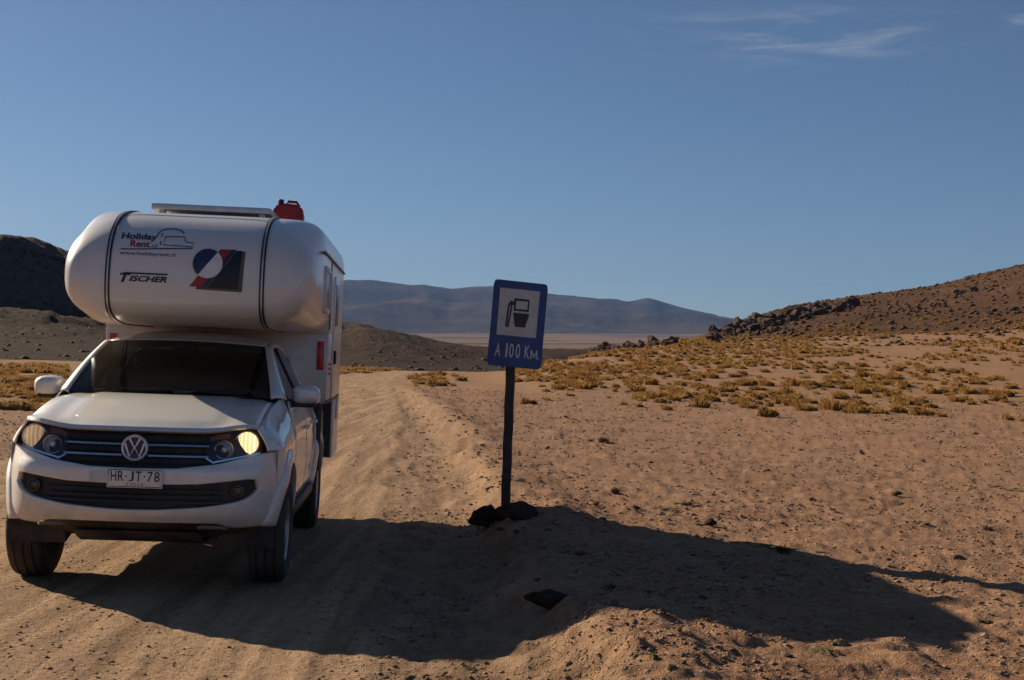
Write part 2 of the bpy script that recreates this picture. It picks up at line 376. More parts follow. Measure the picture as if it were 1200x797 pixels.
# ------------------------------------------------------------------ ground sheet
def build_ground():
    k = np.arange(1365*1.68/3.0, 1365*1.68/100.0, -1.55)
    rr = np.concatenate([np.array([0.25, .5, .8, 1.1, 1.4, 1.7, 2.0, 2.3, 2.6]), 1365*1.68/k,
                         np.exp(np.arange(math.log(101), math.log(620), 0.0075)), np.exp(np.arange(math.log(625), math.log(15400), 0.019))])
    fine = np.radians(np.arange(-27, 27.001, 0.088))
    rest = np.radians(np.arange(27+2.0, 333-1.0, 2.5))
    az = np.concatenate([fine, rest])
    nr, na = len(rr), len(az)
    X = np.outer(rr, np.sin(az)); Y = np.outer(rr, np.cos(az))
    Z = height(X, Y)
    road, lane, dr, dl = masks(X, Y)
    rad = np.hypot(X, Y)
    veg = sstep(46, 60, rad)*sstep(170, 140, rad)*(1-road)
    veg = np.maximum(veg, sstep(28, 36, rad)*sstep(-9.5, -11, X))*sstep(330, 200, rad)
    co = np.stack([X, Y, Z], -1).reshape(-1, 3)
    i, j = np.meshgrid(np.arange(nr-1), np.arange(na), indexing='ij')
    j2 = (j+1) % na
    F = np.stack([i*na+j, i*na+j2, (i+1)*na+j2, (i+1)*na+j], -1).reshape(-1, 4)[:, ::-1]
    fx, fy = co[F, 0].mean(1), co[F, 1].mean(1); frd = np.hypot(fx, fy)
    froad = road.copy().reshape(-1)[F].mean(1)
    fpx = 600+F_PX*np.tan(np.clip(np.arctan2(fx, fy), -1.3, 1.3))
    lim = np.where(fpx < 600, 118, 146)
    grp = np.zeros(len(F), int)
    grp[froad > 0.5] = 1
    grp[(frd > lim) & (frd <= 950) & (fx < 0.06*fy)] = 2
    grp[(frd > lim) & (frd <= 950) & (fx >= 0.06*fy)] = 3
    grp[(frd > 950) & (frd <= 7700)] = 4
    grp[frd > 7700] = 5
    road = np.maximum(road, sstep(0.75, 0.15, dr)*sstep(-0.2, 0.3, dl)*sstep(80, 60, rad)*(Y > 0))
    at = {'road': road.reshape(-1), 'lane': lane.reshape(-1), 'veg': veg.reshape(-1)}
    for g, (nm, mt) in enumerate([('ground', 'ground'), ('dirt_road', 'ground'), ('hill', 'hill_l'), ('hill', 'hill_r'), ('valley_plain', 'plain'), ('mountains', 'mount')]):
        f = F[grp == g]; used, inv = np.unique(f, return_inverse=True); f = inv.reshape(-1, 4)
        me = bpy.data.meshes.new(nm)
        me.vertices.add(len(used)); me.vertices.foreach_set('co', co[used].astype(np.float32).ravel())
        me.loops.add(f.size); me.loops.foreach_set('vertex_index', f.astype(np.int32).ravel())
        me.polygons.add(len(f)); me.polygons.foreach_set('loop_start', np.arange(0, f.size, 4, dtype=np.int32))
        me.polygons.foreach_set('use_smooth', np.ones(len(f), bool))
        for an, av in at.items():
            a = me.attributes.new(an, 'FLOAT', 'POINT'); a.data.foreach_set('value', av[used].astype(np.float32))
        me.materials.append(M[mt]); me.update(calc_edges=True); me.validate()
        o = bpy.data.objects.new(nm, me); col.objects.link(o); o['kind'] = 'structure'
        o['label'] = {0: 'gravel desert ground beside the dirt road', 1: 'sandy dirt road with wheel ruts', 2: 'dark shaded rocky hill behind the camper',
                      3: 'reddish brown hill with a rocky crest', 4: 'pale flat valley plain below the far mountains', 5: 'blue hazy mountain range beyond the valley'}[g]
build_ground()

# ------------------------------------------------------------------ truck materials
def paint(name, colr, metal, dust_top=0.55):
    m = NT(name); p = m.obj()
    fl = m.noise(p, 900.0, 2, 0.6)
    n = m.noise(p, 3.0, 6, 0.65); n2 = m.noise(p, 14.0, 5, 0.7)
    xyz = m.node('ShaderNodeSeparateXYZ', {0: p})
    low = m.rng(m.math('ADD', xyz.outputs['Z'], m.math('MULTIPLY', n, 0.5)), 1.25, 0.55)
    dirt = m.math('MULTIPLY', m.math('ADD', m.math('MULTIPLY', low, 0.75), 0.10), m.rng(m.math('ADD', m.math('MULTIPLY', n, .6), m.math('MULTIPLY', n2, .4)), 0.34, 0.66), clamp=True)
    dirt = m.math('MULTIPLY', dirt, dust_top)
    c = m.mix(m.rng(fl, 0.4, 0.6), tuple(v*0.94 for v in colr), colr)
    c = m.mix(dirt, c, (0.30, 0.205, 0.135))
    m.set(Base_Color=c, Metallic=m.math('MULTIPLY', m.math('SUBTRACT', 1.0, dirt), metal), Roughness=m.math('ADD', m.math('MULTIPLY', dirt, 0.3), 0.62 if metal else 0.36),
          Coat_Weight=m.math('SUBTRACT', 0.95 if metal else 0.6, dirt, clamp=True), Coat_Roughness=0.05 if metal else 0.14)
    return m.m
def glassy(name, tint, refl=1.0, rough=0.02):
    m = NT(name); m.n.remove(m.b)
    tr = m.node('ShaderNodeBsdfTransparent', {'Color': tint}); gl = m.node('ShaderNodeBsdfGlossy', {'Roughness': rough, 'Color': (0.95, 0.97, 1.0)})
    fz = m.node('ShaderNodeFresnel', {'IOR': 1.5})
    mx = m.node('ShaderNodeMixShader', {0: m.math('MULTIPLY', fz.outputs[0], refl), 1: tr.outputs[0], 2: gl.outputs[0]})
    m.l.new(mx.outputs[0], m.out.inputs['Surface'])
    return m.m
def emit(name, colr, st, base=(0.8, 0.6, 0.35)):
    m = NT(name); p = m.obj()
    w = m.node('ShaderNodeTexWave', {'Vector': p, 'Scale': 11.0, 'Distortion': 1.5}, bands_direction='X')
    f = m.rng(w.outputs['Fac'], 0.2, 0.8, 0.55, 1.0)
    m.set(Base_Color=base, Roughness=0.2, Emission_Color=colr, Emission_Strength=m.math('MULTIPLY', f, st))
    return m.m
M['silver'] = paint('silver_metallic_paint', (0.82, 0.79, 0.74), 0.62)
M['camper'] = paint('cream_camper_shell', (0.72, 0.69, 0.65), 0.0, 0.42)
M['black'] = simple('black_plastic', (0.014, 0.014, 0.015), 0.55, dust=0.10)
M['dash'] = simple('grey_cabin_plastic', (0.035, 0.035, 0.038), 0.7)
M['seat'] = simple('dark_seat_cloth', (0.05, 0.05, 0.055), 0.9)
M['rubber'] = simple('dusty_tyre_rubber', (0.022, 0.021, 0.02), 0.85, dust=0.22, scale=6, bump=0.002)
M['alloy'] = simple('alloy_wheel', (0.45, 0.45, 0.45), 0.4, metal=0.8, dust=0.35)
M['chrome'] = simple('chrome_trim', (0.75, 0.76, 0.78), 0.12, metal=1.0, var=0.03)
M['under'] = simple('dusty_underbody', (0.022, 0.019, 0.017), 0.8, dust=0.25)
M['wind'] = glassy('windscreen_glass', (0.30, 0.34, 0.34), 0.8)
M['sideglass'] = glassy('side_window_glass', (0.45, 0.49, 0.48), 0.9)
M['lens'] = glassy('lamp_lens', (0.92, 0.93, 0.95), 0.8)
M['lamp_on'] = emit('lit_headlamp', (1.0, 0.66, 0.30), 1.5)
M['lamp_dim'] = emit('lit_headlamp_aside', (1.0, 0.58, 0.24), 0.32, (0.7, 0.62, 0.5))
M['amber'] = simple('amber_lens', (0.32, 0.10, 0.03), 0.3)
M['bowl'] = simple('bright_lamp_bowl', (0.72, 0.73, 0.75), 0.28, metal=0.6, var=0.05)
M['fog'] = simple('dull_fog_reflector', (0.10, 0.095, 0.09), 0.35, metal=0.5)
M['emb'] = simple('brushed_emblem', (0.60, 0.64, 0.72), 0.35, metal=0.5)
M['plate_w'] = simple('white_plate_enamel', (0.76, 0.73, 0.70), 0.35, var=0.05, dust=0.2)
M['ink'] = simple('black_ink', (0.012, 0.012, 0.014), 0.4)
M['navy'] = simple('navy_ink', (0.018, 0.028, 0.085), 0.4)
M['redink'] = simple('red_ink', (0.30, 0.025, 0.03), 0.4)
M['whiteink'] = simple('white_vinyl', (0.70, 0.69, 0.68), 0.4)
M['blueink'] = simple('blue_ink', (0.035, 0.06, 0.22), 0.4)
M['redref'] = simple('red_reflector', (0.55, 0.02, 0.03), 0.25, coat=0.5)
M['redcan'] = simple('red_can_plastic', (0.38, 0.012, 0.018), 0.4, dust=0.08)
M['steel'] = simple('weathered_steel', (0.16, 0.13, 0.11), 0.7, metal=0.2, dust=0.3)
M['alu'] = simple('aluminium_frame', (0.55, 0.55, 0.54), 0.4, metal=0.7)
M['solar'] = simple('solar_cells', (0.015, 0.02, 0.05), 0.2)
M['trim'] = simple('brown_grey_trim', (0.10, 0.085, 0.075), 0.6)

# ------------------------------------------------------------------ mesh helpers
def resample(pts, n):
    p = np.array(pts, float); d = np.r_[0, np.cumsum(np.linalg.norm(np.diff(p, axis=0), axis=1))]
    t = np.linspace(0, d[-1], n)
    return np.stack([np.interp(t, d, p[:, k]) for k in range(p.shape[1])], 1)
def smooth_curve(pts, n):                      # Catmull-Rom through pts
    p = np.array(pts, float); p = np.vstack([2*p[0]-p[1], p, 2*p[-1]-p[-2]])
    out = []
    m = len(p)-3
    for t in np.linspace(0, m-1e-9, n):
        i = int(t); f = t-i; a, b, c, d = p[i:i+4]
        out.append(0.5*((2*b)+(-a+c)*f+(2*a-5*b+4*c-d)*f*f+(-a+3*b-3*c+d)*f**3))
    return np.array(out)
class G:
    """collects geometry for one mesh"""
    def __init__(s, off=(0, 0, 0)): s.v = []; s.f = []; s.off = np.array(off, float)
    def grid(s, P, flip=False, close=False):    # P[i][j] xyz
        P = np.asarray(P, float); a, b = P.shape[:2]; o = len(s.v)
        s.v += [tuple(p) for p in P.reshape(-1, 3)]
        for i in range(a-1):
            for j in range(b if close else b-1):
                q = (o+i*b+j, o+i*b+(j+1) % b, o+(i+1)*b+(j+1) % b, o+(i+1)*b+j)
                s.f.append(q[::-1] if flip else q)
        return s
    def strip(s, top, bot, surf, nu=24, nv=4, flip=False):
        T, B = resample(top, nu), resample(bot, nu)
        P = [[surf(*(T[i]*(1-k/(nv-1))+B[i]*(k/(nv-1)))) for i in range(nu)] for k in range(nv)]
        return s.grid(P, flip)
    def box(s, c, d, bev=0.0, rot=None):
        x, y, z = (v/2 for v in d)
        bev = min(bev, min(x, y, z)*0.9)
        bm = bmesh.new(); bmesh.ops.create_cube(bm, size=1.0)
        bmesh.ops.scale(bm, vec=d, verts=bm.verts)
        if bev > 0: bmesh.ops.bevel(bm, geom=bm.edges[:], offset=bev, segments=2, affect='EDGES', profile=0.5)
        if rot is not None: bmesh.ops.rotate(bm, matrix=rot, verts=bm.verts)
        bmesh.ops.translate(bm, vec=c, verts=bm.verts)
        return s.bm(bm)
    def bm(s, bm):
        o = len(s.v); bm.verts.index_update()
        s.v += [tuple(v.co) for v in bm.verts]; s.f += [tuple(o+v.index for v in f.verts) for f in bm.faces]
        bm.free(); return s
    def tube(s, path, rad, n=8, cap=True):
        P = [Vector(p) for p in path]; rings = []
        for i, p in enumerate(P):
            t = (P[min(i+1, len(P)-1)]-P[max(i-1, 0)]).normalized()
            up = Vector((0, 0, 1)) if abs(t.z) < 0.9 else Vector((1, 0, 0))
            a = t.cross(up).normalized(); b = t.cross(a)
            r = rad[i] if isinstance(rad, (list, tuple)) else rad
            rings.append([tuple(p+a*(r*math.cos(2*math.pi*k/n))+b*(r*math.sin(2*math.pi*k/n))) for k in range(n)])
        o = len(s.v); s.grid(rings, close=True)
        if cap: s.f.append(tuple(o+k for k in range(n))); s.f.append(tuple(o+(len(P)-1)*n+k for k in reversed(range(n))))
        return s
    def lathe(s, prof, axis_pt, n=48, axis='X', mod=None):   # prof (radius, along axis)
        P = []
        for k in range(n):
            a = 2*math.pi*k/n; row = []
            for q, (r, h) in enumerate(prof):
                rr = r-(mod(k, q) if mod else 0)
                if axis == 'X': row.append((axis_pt[0]+h, axis_pt[1]+rr*math.cos(a), axis_pt[2]+rr*math.sin(a)))
                elif axis == 'Y': row.append((axis_pt[0]+rr*math.cos(a), axis_pt[1]+h, axis_pt[2]+rr*math.sin(a)))
                else: row.append((axis_pt[0]+rr*math.cos(a), axis_pt[1]+rr*math.sin(a), axis_pt[2]+h))
            P.append(row)
        P.append(P[0]); return s.grid(P)
    def super(s, c, d, e=0.5, nu=20, nv=14, rot=None):       # superellipsoid, small e = boxier
        def sp(v, p): return math.copysign(abs(v)**p, v)
        P = []
        for i in range(nv+1):
            th = -math.pi/2+math.pi*i/nv; row = []
            for j in range(nu):
                ph = 2*math.pi*j/nu
                q = Vector((d[0]/2*sp(math.cos(th), e)*sp(math.cos(ph), e), d[1]/2*sp(math.cos(th), e)*sp(math.sin(ph), e), d[2]/2*sp(math.sin(th), e)))
                if rot is not None: q = rot @ q
                row.append((c[0]+q.x, c[1]+q.y, c[2]+q.z))
            P.append(row)
        return s.grid(P, close=True)
    def poly(s, pts):
        o = len(s.v); s.v += [tuple(p) for p in pts]; s.f.append(tuple(range(o, o+len(pts)))); return s
    def mirror(s):
        o = len(s.v); s.v += [(-x, y, z) for x, y, z in s.v[:o]]; s.f += [tuple(o+i for i in reversed(f)) for f in s.f[:]]; return s
    def flipx(s):
        s.v = [(-x, y, z) for x, y, z in s.v]; s.f = [tuple(reversed(f)) for f in s.f]; return s
    def build(s, name, mat, parent=None, smooth=True, thick=0.0, bevel=0.0):
        o = mesh_obj(name, [tuple(np.array(v)-s.off) for v in s.v], s.f, mat, parent, smooth)
        if thick:
            md = o.modifiers.new('thickness', 'SOLIDIFY'); md.thickness = thick; md.offset = -1; md.use_even_offset = False
        if smooth:
            bm = bmesh.new(); bm.from_mesh(o.data); bmesh.ops.remove_doubles(bm, verts=bm.verts, dist=1e-5)
            bmesh.ops.recalc_face_normals(bm, faces=bm.faces)
            for e in bm.edges:
                if len(e.link_faces) == 2 and e.calc_face_angle(0) > R(42): e.smooth = False
            bm.to_mesh(o.data); bm.free()
        return o
def text_geo(s, w, h, shear=0.0, bold=0.0, flip=False):
    cu = bpy.data.curves.new('txt', 'FONT'); cu.body = s; cu.size = 1.0; cu.offset = bold; cu.shear = shear; cu.resolution_u = 3
    ob = bpy.data.objects.new('txt', cu); col.objects.link(ob)
    dg = bpy.context.evaluated_depsgraph_get(); dg.update()
    me = bpy.data.meshes.new_from_object(ob.evaluated_get(dg))
    v = np.array([p.co[:2] for p in me.vertices]); f = [tuple(p.vertices) for p in me.polygons]
    bpy.data.objects.remove(ob); bpy.data.curves.remove(cu); bpy.data.meshes.remove(me)
    mn, mx = v.min(0), v.max(0); v = (v-mn)/(mx-mn)-0.5
    return v*np.array([w, h]), f
def decal(name, items, surf, mat, parent, off=(0, 0, 0)):
    """items: list of (verts2d, faces, centre2d); surf maps 2d -> 3d"""
    g = G(off)
    for v, f, c in items:
        o = len(g.v); g.v += [tuple(surf(a+c[0], b+c[1])) for a, b in v]; g.f += [tuple(o+i for i in q) for q in f]
    return g.build(name, mat, parent, smooth=False)
def poly2(pts): return (np.array(pts, float), [tuple(range(len(pts)))], (0, 0))
def ring2(r0, r1, n=40, a0=0, a1=2*math.pi, c=(0, 0)):
    v = []; f = []
    for k in range(n+1):
        a = a0+(a1-a0)*k/n
        v += [(r0*math.cos(a), r0*math.sin(a)), (r1*math.cos(a), r1*math.sin(a))]
        if k: f.append((2*k-2, 2*k-1, 2*k+1, 2*k))
    return (np.array(v), f, c)
def line2(pts, w):
    p = np.array(pts, float); v = []; f = []
    for i in range(len(p)):
        t = p[min(i+1, len(p)-1)]-p[max(i-1, 0)]; t = t/np.linalg.norm(t); n = np.array([-t[1], t[0]])*w/2
        v += [p[i]+n, p[i]-n]
        if i: f.append((2*i-2, 2*i-1, 2*i+1, 2*i))
    return (np.array(v), f, (0, 0))

# ------------------------------------------------------------------ pickup truck
# local frame: x to the picture's right, y backwards from the front axle, z up
TX, TY, TYAW, TROLL = -2.553, 9.889, 0.072, 0.0148
truck = empty('pickup_truck', (TX, TY, 0.0), (0, TROLL, TYAW))
tag(truck, 'silver double cab pickup truck with headlights on, standing on the dirt road', 'pickup truck')

_PX = np.array([0, .25, .45, .60, .72, .80, .86, .90, .925]); _PY = np.array([-.905, -.893, -.86, -.81, -.745, -.665, -.565, -.46, -.37])
_plan = smooth_curve(np.stack([_PX, _PY], 1), 200)
def plan(x): return float(np.interp(abs(x), _plan[:, 0], _plan[:, 1]))
def gz(z): return float(np.interp(z, [.40, .45, .50, .56, .72, .86, .90, 1.0, 1.1, 1.16], [.17, .11, .05, .015, 0, .005, .035, .06, .105, .14]))
def FS(x, z, d=0.0): return (x, plan(x)+gz(z)+d, z)
def sx(y, z):
    x = float(np.interp(z, [.40, .55, .75, .95, 1.05, 1.15, 1.28], [.90, .928, .945, .942, .932, .908, .868]))
    if y < -.30: x *= float(np.interp(y, [-.62, -.56, -.46, -.37, -.30], [.90, .925, .965, .99, 1.0]))
    return x
def hood_top(y): return float(np.interp(y, [-.62, -.4, 0, .38], [1.135, 1.175, 1.245, 1.30]))
def arch_z(y, yc=0.0, r=.47, zc=.40, low=.47):
    return zc+math.sqrt(max(0, r*r-(y-yc)**2)) if abs(y-yc) < r else low

def zfh(x): return 1.098+0.034*float(sstep(.42, .72, abs(x)))
# hood
g = G(); P = []
us = np.linspace(-1, 1, 41)
for k in range(26):
    row = []
    for u in us:
        x = u*.775; zf = zfh(x); yf = plan(x)+gz(1.10)
        yr = .27+.10*(u*u); edge = -.022*sstep(.86, 1.0, abs(u)); bul = .016*sstep(.74, .60, abs(u))
        if k == 0: row.append((x, yf+.012, zf)); continue
        if k == 1: row.append((x, yf-.002, zf+.012)); continue
        if k == 2: row.append((x, yf+.012, zf+.034)); continue
        s = (k-2)/23.0; s1 = s**1.35
        y = yf+.012+(yr-yf-.012)*s1
        z = zf+.034+(1.302-zf-.034)*(1-(1-s1)**1.45)+.012*math.sin(math.pi*s1)+(edge+bul)*sstep(0, .25, s)
        row.append((x, y, float(z)))
    P.append(row)
g.grid(P); g.build('hood', M['silver'], truck, thick=0.02)

# bumper with lower opening
def opt(x):
    a = abs(x); return float(np.interp(a, [0, .18, .43, .55, .74, .79, .803], [.766, .766, .770, .783, .802, .795, .735]))
def opb(x):
    a = abs(x); return float(np.interp(a, [0, .16, .43, .58, .68, .74, .785, .803], [.592, .594, .612, .632, .650, .672, .70, .735]))
def btop(x):
    a = abs(x); return float(np.interp(a, [0, .28, .45, .54, .66, .80, .86, .93], [.868, .872, .893, .903, .935, .968, .975, .978]))
def bbot(x):
    a = abs(x); return float(np.interp(a, [0, .3, .5, .56, .64, .80, .93], [.508, .508, .505, .50, .466, .468, .47]))
xs = np.concatenate([-np.linspace(.915, .80, 18), np.linspace(-.79, .79, 61), np.linspace(.80, .915, 18)])
g = G()
g.grid([[FS(x, btop(x)*(1-t)+(opt(x) if abs(x) < .803 else .735)*t) for x in xs] for t in (0, .06, .2, .4, .6, .8, .94, 1)])
g.grid([[FS(x, (opb(x) if abs(x) < .803 else .735)*(1-t)+bbot(x)*t) for x in xs] for t in (0, .06, .2, .4, .6, .8, .94, 1)])
bumper = g.build('bumper', M['silver'], truck, thick=0.045)
# dark chin below the lip
g = G(); g.grid([[FS(x, z, d) for x in np.linspace(-.70, .70, 31)] for z, d in ((.515, .05), (.47, .06), (.42, .12), (.36, .26))])
g.build('chin_panel', M['under'], truck)
g = G()
for x0 in (-.52, .52):
    g = G(); g.tube([(x0-.09, -.80, .475), (x0-.07, -.86, .488), (x0+.07, -.86, .488), (x0+.09, -.80, .475)], .012, 8); g.build('tow_hook', M['steel'], truck)
# lower opening: back panel and bars
g = G(); g.grid([[FS(x, opt(x)+.01 if t == 0 else opb(x)-.01, .055) for x in np.linspace(-.8, .8, 61)] for t in (0, 1)])
lower = g.build('lower_grille', M['black'], truck)
for zc in (.72, .682, .645):
    g = G(); xm = .58
    g.grid([[FS(x, zc+dz, d) for x in np.linspace(-xm, xm, 41)] for dz, d in ((.008, .05), (.008, .028), (-.008, .022), (-.008, .05))])
    g.build('slat', M['black'], lower)
# grille: backing, louvres, two chrome bars
def gtop(x): return zfh(x)+.002
def gbot(x): return btop(x)-.006
g = G(); g.grid([[FS(x, gtop(x)*(1-t)+gbot(x)*t, .055) for x in np.linspace(-.52, .52, 51)] for t in np.linspace(0, 1, 4)])
grille = g.build('grille', M['black'], truck)
for zc, hh in ((1.06, .018), (.985, .014), (.915, .014)):
    g = G(); g.grid([[FS(x, zc+dz, d) for x in np.linspace(-.47, .47, 41)] for dz, d in ((hh, .052), (hh, .03), (-hh, .018), (-hh, .052))])
    g.build('slat', M['black'], grille)
for zc in (1.019, .949):
    for s in (-1, 1):
        g = G(); g.grid([[FS(s*x, zc+dz, d) for x in np.linspace(.085, .475, 24)] for dz, d in ((.006, .05), (.006, .012), (-.006, .010), (-.006, .05))], flip=s < 0)
        g.build('chrome_bar', M['chrome'], grille)
# emblem
ez = .998; ey = plan(0)+gz(ez)
def ES(a, b, d=0.0): return (a, ey-.014+d, ez+b)
g = G(); g.lathe([(.0, .012), (.072, .012), (.073, -.004), (.081, -.008), (.086, -.004), (.087, .03)], (0, ey-.012, ez), 48, 'Y')
emb = g.build('emblem', M['emb'], truck)
decal('emblem_field', [ring2(.001, .069)], lambda a, b: ES(a, b, .003), M['navy'], emb)
sw = .015
lets = [line2([(-.034, .062), (0, -.002), (.034, .062)], sw), line2([(-.063, .030), (-.032, -.060), (0, .008), (.032, -.060), (.063, .030)], sw)]
decal('emblem_letters', lets, lambda a, b: ES(a, b, -.002), M['emb'], emb)

# licence plate
pc = (.022, .802); py_ = plan(0)-.012
g = G(); g.box((pc[0], py_, pc[1]), (.36, .006, .125), .002)
plate = g.build('licence_plate', M['plate_w'], truck)
def PS(d): return lambda a, b: (pc[0]+a, py_-.003-d, pc[1]+b)
decal('plate_border', [line2([(-.172, .055), (.172, .055), (.172, -.055), (-.172, -.055), (-.172, .055)], .005)], PS(.0015), M['ink'], plate)
it = []
for ch, xc, w in (('H', -.138, .036), ('R', -.091, .037), ('J', -.022, .030), ('T', .024, .040), ('7', .098, .036), ('8', .143, .036)):
    v, f = text_geo(ch, w, .066, 0, .004); it.append((v, f, (xc, .014)))
for xc in (-.057, .062): it.append(poly2([(xc-.005, .009), (xc+.005, .009), (xc+.005, .019), (xc-.005, .019)]))
v, f = text_geo('C H I L E', .11, .018, 0, .002); it.append((v, f, (0, -.039)))
decal('plate_lettering', it, PS(.003), M['ink'], plate)
# plate holder panel behind it
g = G(); g.strip([(-.28, .842), (.30, .842)], [(-.28, .768), (.30, .768)], lambda a, b: FS(a, b, -.004), 20, 3)
g.build('plate_holder', M['alu'], truck)

# headlamps
def head(side, lit):
    s = side
    out_t = [(.455, 1.072), (.50, 1.100), (.60, 1.122), (.72, 1.132), (.815, 1.135)]
    out_b = [(.455, .930), (.50, .905), (.60, .925), (.72, .950), (.805, .968)]
    g = G(); g.strip(out_t, out_b, lambda x, z: FS(s*x, z, .065), 20, 6); hs = g.build('headlight', M['black'], truck)
    g = G(); g.strip(out_t, out_b, lambda x, z: FS(s*x, z, .006), 28, 8)
    for (cx_, cz_, rr, mt, nm) in ((.708, 1.038, .077, M['lamp_on'] if lit else M['lamp_dim'], 'main_lamp'), (.566, .994, .058, None, 'high_beam')):
        q = G(); y0 = plan(cx_)+gz(cz_)+.052
        q.lathe([(rr*1.10, .004), (rr*1.08, -.018), (rr, -.016), (rr*.93, .0)] + ([] if mt else [(rr*.80, .012), (rr*.60, .020), (rr*.40, .024), (rr*.38, .002), (rr*.25, -.008), (.0005, -.010)]), (s*cx_, y0, cz_), 32, 'Y')
        ring = q.build(nm, M['bowl'], hs)
        if mt:
            q = G(); q.lathe([(rr*.94, -.002), (rr*.8, -.012), (rr*.45, -.020), (rr*.2, -.023), (.0005, -.024)], (s*cx_, y0, cz_), 32, 'Y'); q.build('reflector', mt, ring)
    q = G(); q.strip([(.457, .948), (.505, .918), (.60, .938), (.72, .962), (.79, .978)], [(.457, .936), (.505, .905), (.60, .926), (.72, .951), (.795, .967)], lambda x, z: FS(s*x, z, .022), 20, 3)
    q.build('chrome_bar', M['chrome'], hs)
    q = G(); q.strip([(.47, 1.075), (.53, 1.095), (.60, 1.10)], [(.47, 1.045), (.53, 1.06), (.59, 1.065)], lambda x, z: FS(s*x, z, .05), 10, 3)
    q.build('indicator', M['amber'], hs)
    g.build('lens', M['lens'], hs)
head(-1, False); head(1, True)
# fog lamps
for s in (-1, 1):
    g = G(); y0 = plan(.67)+.03
    g.lathe([(.042, .02), (.042, -.012), (.036, -.014), (.030, .0), (.018, .012), (.0005, .012)], (s*.67, y0, .722), 28, 'Y')
    fl = g.build('fog_lamp', M['fog'], truck)
    g = G(); g.lathe([(.036, -.010), (.02, -.014), (.0005, -.015)], (s*.67, y0, .722), 28, 'Y'); g.build('lens', M['lens'], fl)

# fenders, flares, doors, bed sides (built for +x, copied for -x)
def side_part(name, fn, mat, thick=0.012, parent=None):
    out = []
    for s in (1, -1):
        g = fn()
        if s < 0: g.flipx()
        out.append(g.build(name, mat, parent or truck, thick=thick))
    return out
def fender():
    g = G(); P = []
    for y in np.concatenate([np.linspace(-.60, -.46, 8), np.linspace(-.455, .47, 34), np.linspace(.48, .545, 4)]):
        zt = hood_top(y); zl = .985 if y < -.455 else max(arch_z(y), .50)
        row = []
        for t in np.linspace(0, 1, 16):
            z = zt+(zl-zt)*t
            x = sx(y, min(z, 1.0)); xt = float(np.interp(y, [-.6, .1, .55], [.775, .778, .835]))
            if z > .98:
                q = (z-.98)/(zt-.98); x = x+(xt-x)*q**1.55
            row.append((x, y, z))
        P.append(row)
    return g.grid(P)
side_part('front_fender', fender, M['silver'])
def flare(yc):
    def fn():
        g = G(); P = []
        for a in np.linspace(7, 173, 40):
            ca, sa = math.cos(R(a)), math.sin(R(a)); row = []
            for r, x in ((.575, -.03), (.56, .008), (.53, .022), (.49, .030), (.464, .030), (.457, .02), (.456, -.06)):
                y, z = yc+r*ca, .40+r*sa
                row.append((sx(y, max(z, .42))+x, y, z))
            P.append(row)
        return g.grid(P)
    return fn
side_part('wheel_arch', flare(0.0), M['silver']); side_part('wheel_arch', flare(3.095), M['silver'])
def liner(yc):
    def fn():
        g = G(); P = []
        for a in np.linspace(-12, 192, 30):
            P.append([(x, yc+.47*math.cos(R(a)), .40+.47*math.sin(R(a))) for x in (.90, .75, .52)])
        g.grid(P); n = len(P); o = len(g.v)
        g.v.append((.52, yc, .40)); g.f += [(i*3+2, (i+1)*3+2, o) for i in range(n-1)]
        return g
    return fn
side_part('wheel_liner', liner(0.0), M['under'], 0); side_part('wheel_liner', liner(3.095), M['under'], 0)
def panel(y0, y1, top, archc=None):
    def fn():
        g = G(); P = []
        for y in np.linspace(y0, y1, 26):
            zl = .50
            if archc is not None: zl = max(zl, arch_z(y, archc) if abs(y-archc) < .47 else .50)
            P.append([(sx(y, zl+(top-zl)*t)+.010*math.exp(-((zl+(top-zl)*t-1.06)/.03)**2), y, zl+(top-zl)*t) for t in np.linspace(1, 0, 14)])
        return g.grid(P)
    return fn
fd = side_part('door', panel(.556, 1.60, 1.285), M['silver']); rd = side_part('door', panel(1.608, 2.56, 1.285, 3.095), M['silver'])
for ds, y in ((fd, 1.46), (rd, 2.40)):
    for d, s in zip(ds, (1, -1)):
        g = G(); g.box((s*(sx(y, 1.04)+.028), y, 1.045), (.022, .17, .03), .008)
        for yy in (y-.075, y+.075): g.box((s*(sx(y, 1.04)+.012), yy, 1.045), (.034, .02, .024), .004)
        g.build('handle', M['silver'], d)
side_part('bed_side', panel(2.60, 4.30, 1.16, 3.095), M['silver'], 0.03)
def sill():
    g = G(); g.box((.90, 1.53, .44), (.09, 1.95, .09), .02); return g
side_part('side_step', sill, M['black'], 0)
g = G(); g.box((0, 4.30, .85), (1.8, .06, .62), .02); g.build('tailgate', M['silver'], truck)
g = G(); g.box((0, 4.42, .58), (1.75, .16, .18), .03); g.build('rear_bumper', M['black'], truck)
g = G(); g.box((0, 3.44, .72), (1.5, 1.66, .06), .01); g.build('bed_floor', M['under'], truck)

